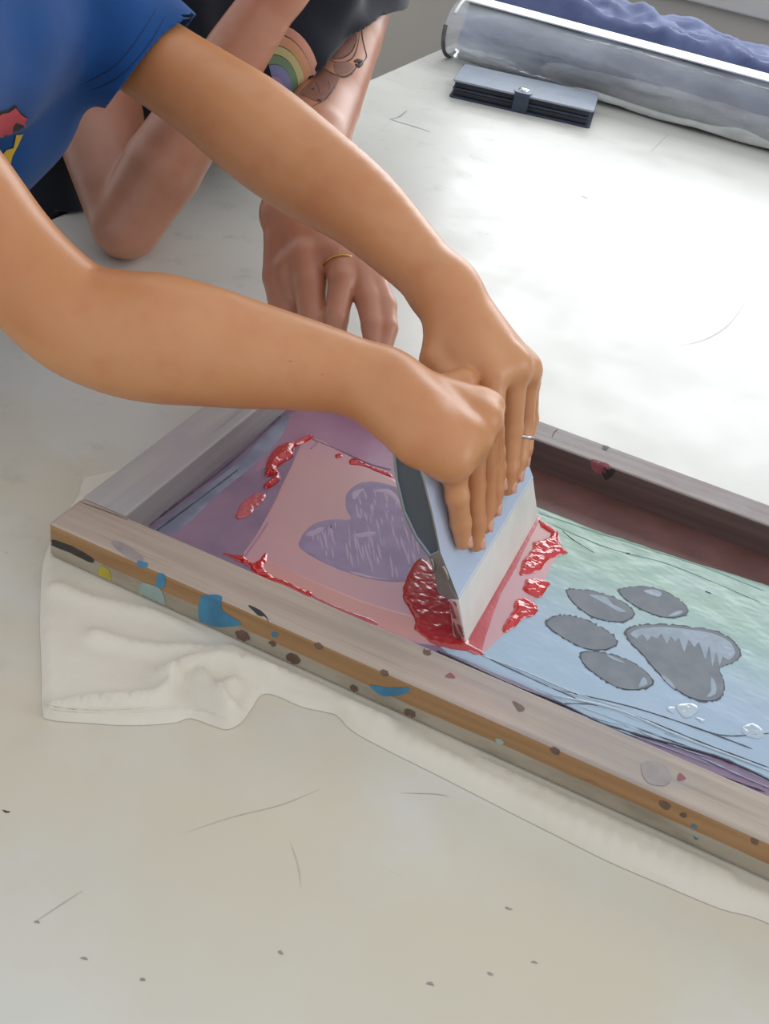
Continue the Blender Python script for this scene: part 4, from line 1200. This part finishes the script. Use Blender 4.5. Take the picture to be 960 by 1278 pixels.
def bundle(name, u0, u1, off, ra, m, seed, top_=None):
    """a rolled garment: a lumpy body with deep lengthwise folds"""
    vs, fs = [], []; nu, na = 110, 64
    for i in range(nu + 1):
        t = i / nu; u_ = u0 + (u1 - u0) * t; env = min(1, (min(t, 1 - t) * 9) ** .5 + .02)
        for k in range(na):
            a = 2 * math.pi * k / na
            r = env * (1 + .22 * nz(u_ * 9, math.cos(a) * 1.3 + seed, 1, math.sin(a) * 1.3) + .10 * math.sin(a * 5 + 7 * nz(u_ * 6, seed, 1)) + .05 * nz(u_ * 30, math.cos(a) * 4, 1, math.sin(a) * 4 + seed))
            vs.append(R_([u_, TV + off[0] + ra[0] * r * math.cos(a), max(.003, off[1] + ra[1] * r * math.sin(a))]))
    fs = [[i * na + k, i * na + (k + 1) % na, (i + 1) * na + (k + 1) % na, (i + 1) * na + k] for i in range(nu) for k in range(na)]
    fs += [list(range(na))[::-1], list(range(nu * na, (nu + 1) * na))]
    return mesh(name, vs, fs, m)


b1 = bundle('rolled_garment', TU0 + .012, .93, (.006, .066), (.044, .032), NAVY_C, 3)
tag(b1, 'rolled navy garment inside the clear plastic sleeve', 'garment')
b2 = bundle('rolled_garment', -.16, .90, (-.025, .031), (.027, .027), GREY_C, 11)
tag(b2, 'pale grey garment bunched along the bottom inside the clear plastic sleeve', 'garment')
# loose blue garment behind the sleeve
ou = [(-.42 + .041, 1.74), (-.35, 1.90), (-.1, 1.935), (.1, 1.93), (.4, 1.93), (.9, 1.92), (.93, 1.72), (.6, 1.70), (.2, 1.70), (-.1, 1.70), (-.28, 1.70)]
v, f, d = fill(spline(ou, 6, True), .008)
hh = np.array([.118 + .026 * nz(p[0] * .8, p[1] * 1.4, 9) + .012 * (1 - abs(nz(p[0] + .3 * p[1], p[1] * 1.5, 16, 4)) * 2) + .0025 * nz(p[0], p[1], 60, 2) - .03 * max(0, min(1, (p[0] + .15) * 2)) for p in v]) * np.clip(d / .035, 0, 1) ** .55
nv = len(v)
vs = np.concatenate([np.column_stack([v, np.maximum(hh, .002)]), np.column_stack([v, np.full(nv, .0006)])])
bc = mesh('folded_garment', vs, [list(t) for t in f] + [[nv + i for i in t][::-1] for t in f], NAVY_C)
tag(bc, 'loose crumpled blue garment lying on the table behind the plastic sleeve', 'garment')

# ================================================================== LIGHT
def area(name, loc, target, sx, sy, power, col):
    l = bpy.data.lights.new(name, 'AREA'); l.shape = 'RECTANGLE'; l.size = sx; l.size_y = sy; l.energy = power; l.color = col
    ob = bpy.data.objects.new(name, l); COL.objects.link(ob); ob.location = W(loc)
    d_ = Vector(W(target)) - Vector(W(loc)); ob.rotation_euler = d_.to_track_quat('-Z', 'Y').to_euler(); return ob


area('window_daylight', ((WIN[0] + WIN[1]) / 2, V0 + .06, (WIN[2] + WIN[3]) / 2), ((WIN[0] + WIN[1]) / 2, 0, (WIN[2] + WIN[3]) / 2 - .0), WIN[1] - WIN[0] - .1, WIN[3] - WIN[2] - .1, 19, (.93, .97, 1.0))
area('side_area_lamp', (2.9, .9, 1.2), (.3, .3, 0), 1.2, 1.2, 14, (.95, .98, 1.0))  # broad area lamp off to the right, no window modelled there
wd = bpy.data.worlds.new('room_light'); S.world = wd; wd.use_nodes = True
bg = wd.node_tree.nodes['Background']; bg.inputs[0].default_value = (.90, .93, 1.0, 1); bg.inputs[1].default_value = .86

cam = bpy.data.cameras.new('camera'); co = bpy.data.objects.new('camera', cam); COL.objects.link(co); S.camera = co
cam.sensor_fit = 'VERTICAL'; cam.sensor_height = 24; cam.lens = FOC / 1278 * 24; cam.clip_start = .01
mw = Matrix.Identity(4)
for i in range(3):
    mw[i][0], mw[i][1], mw[i][2], mw[i][3] = RT[i], UP[i], -FW[i], CAM[i]
co.matrix_world = mw
S.view_settings.view_transform = 'Standard'; S.view_settings.look = 'None'; S.view_settings.gamma = 1; S.view_settings.exposure = 0
S.view_settings.use_curve_mapping = False
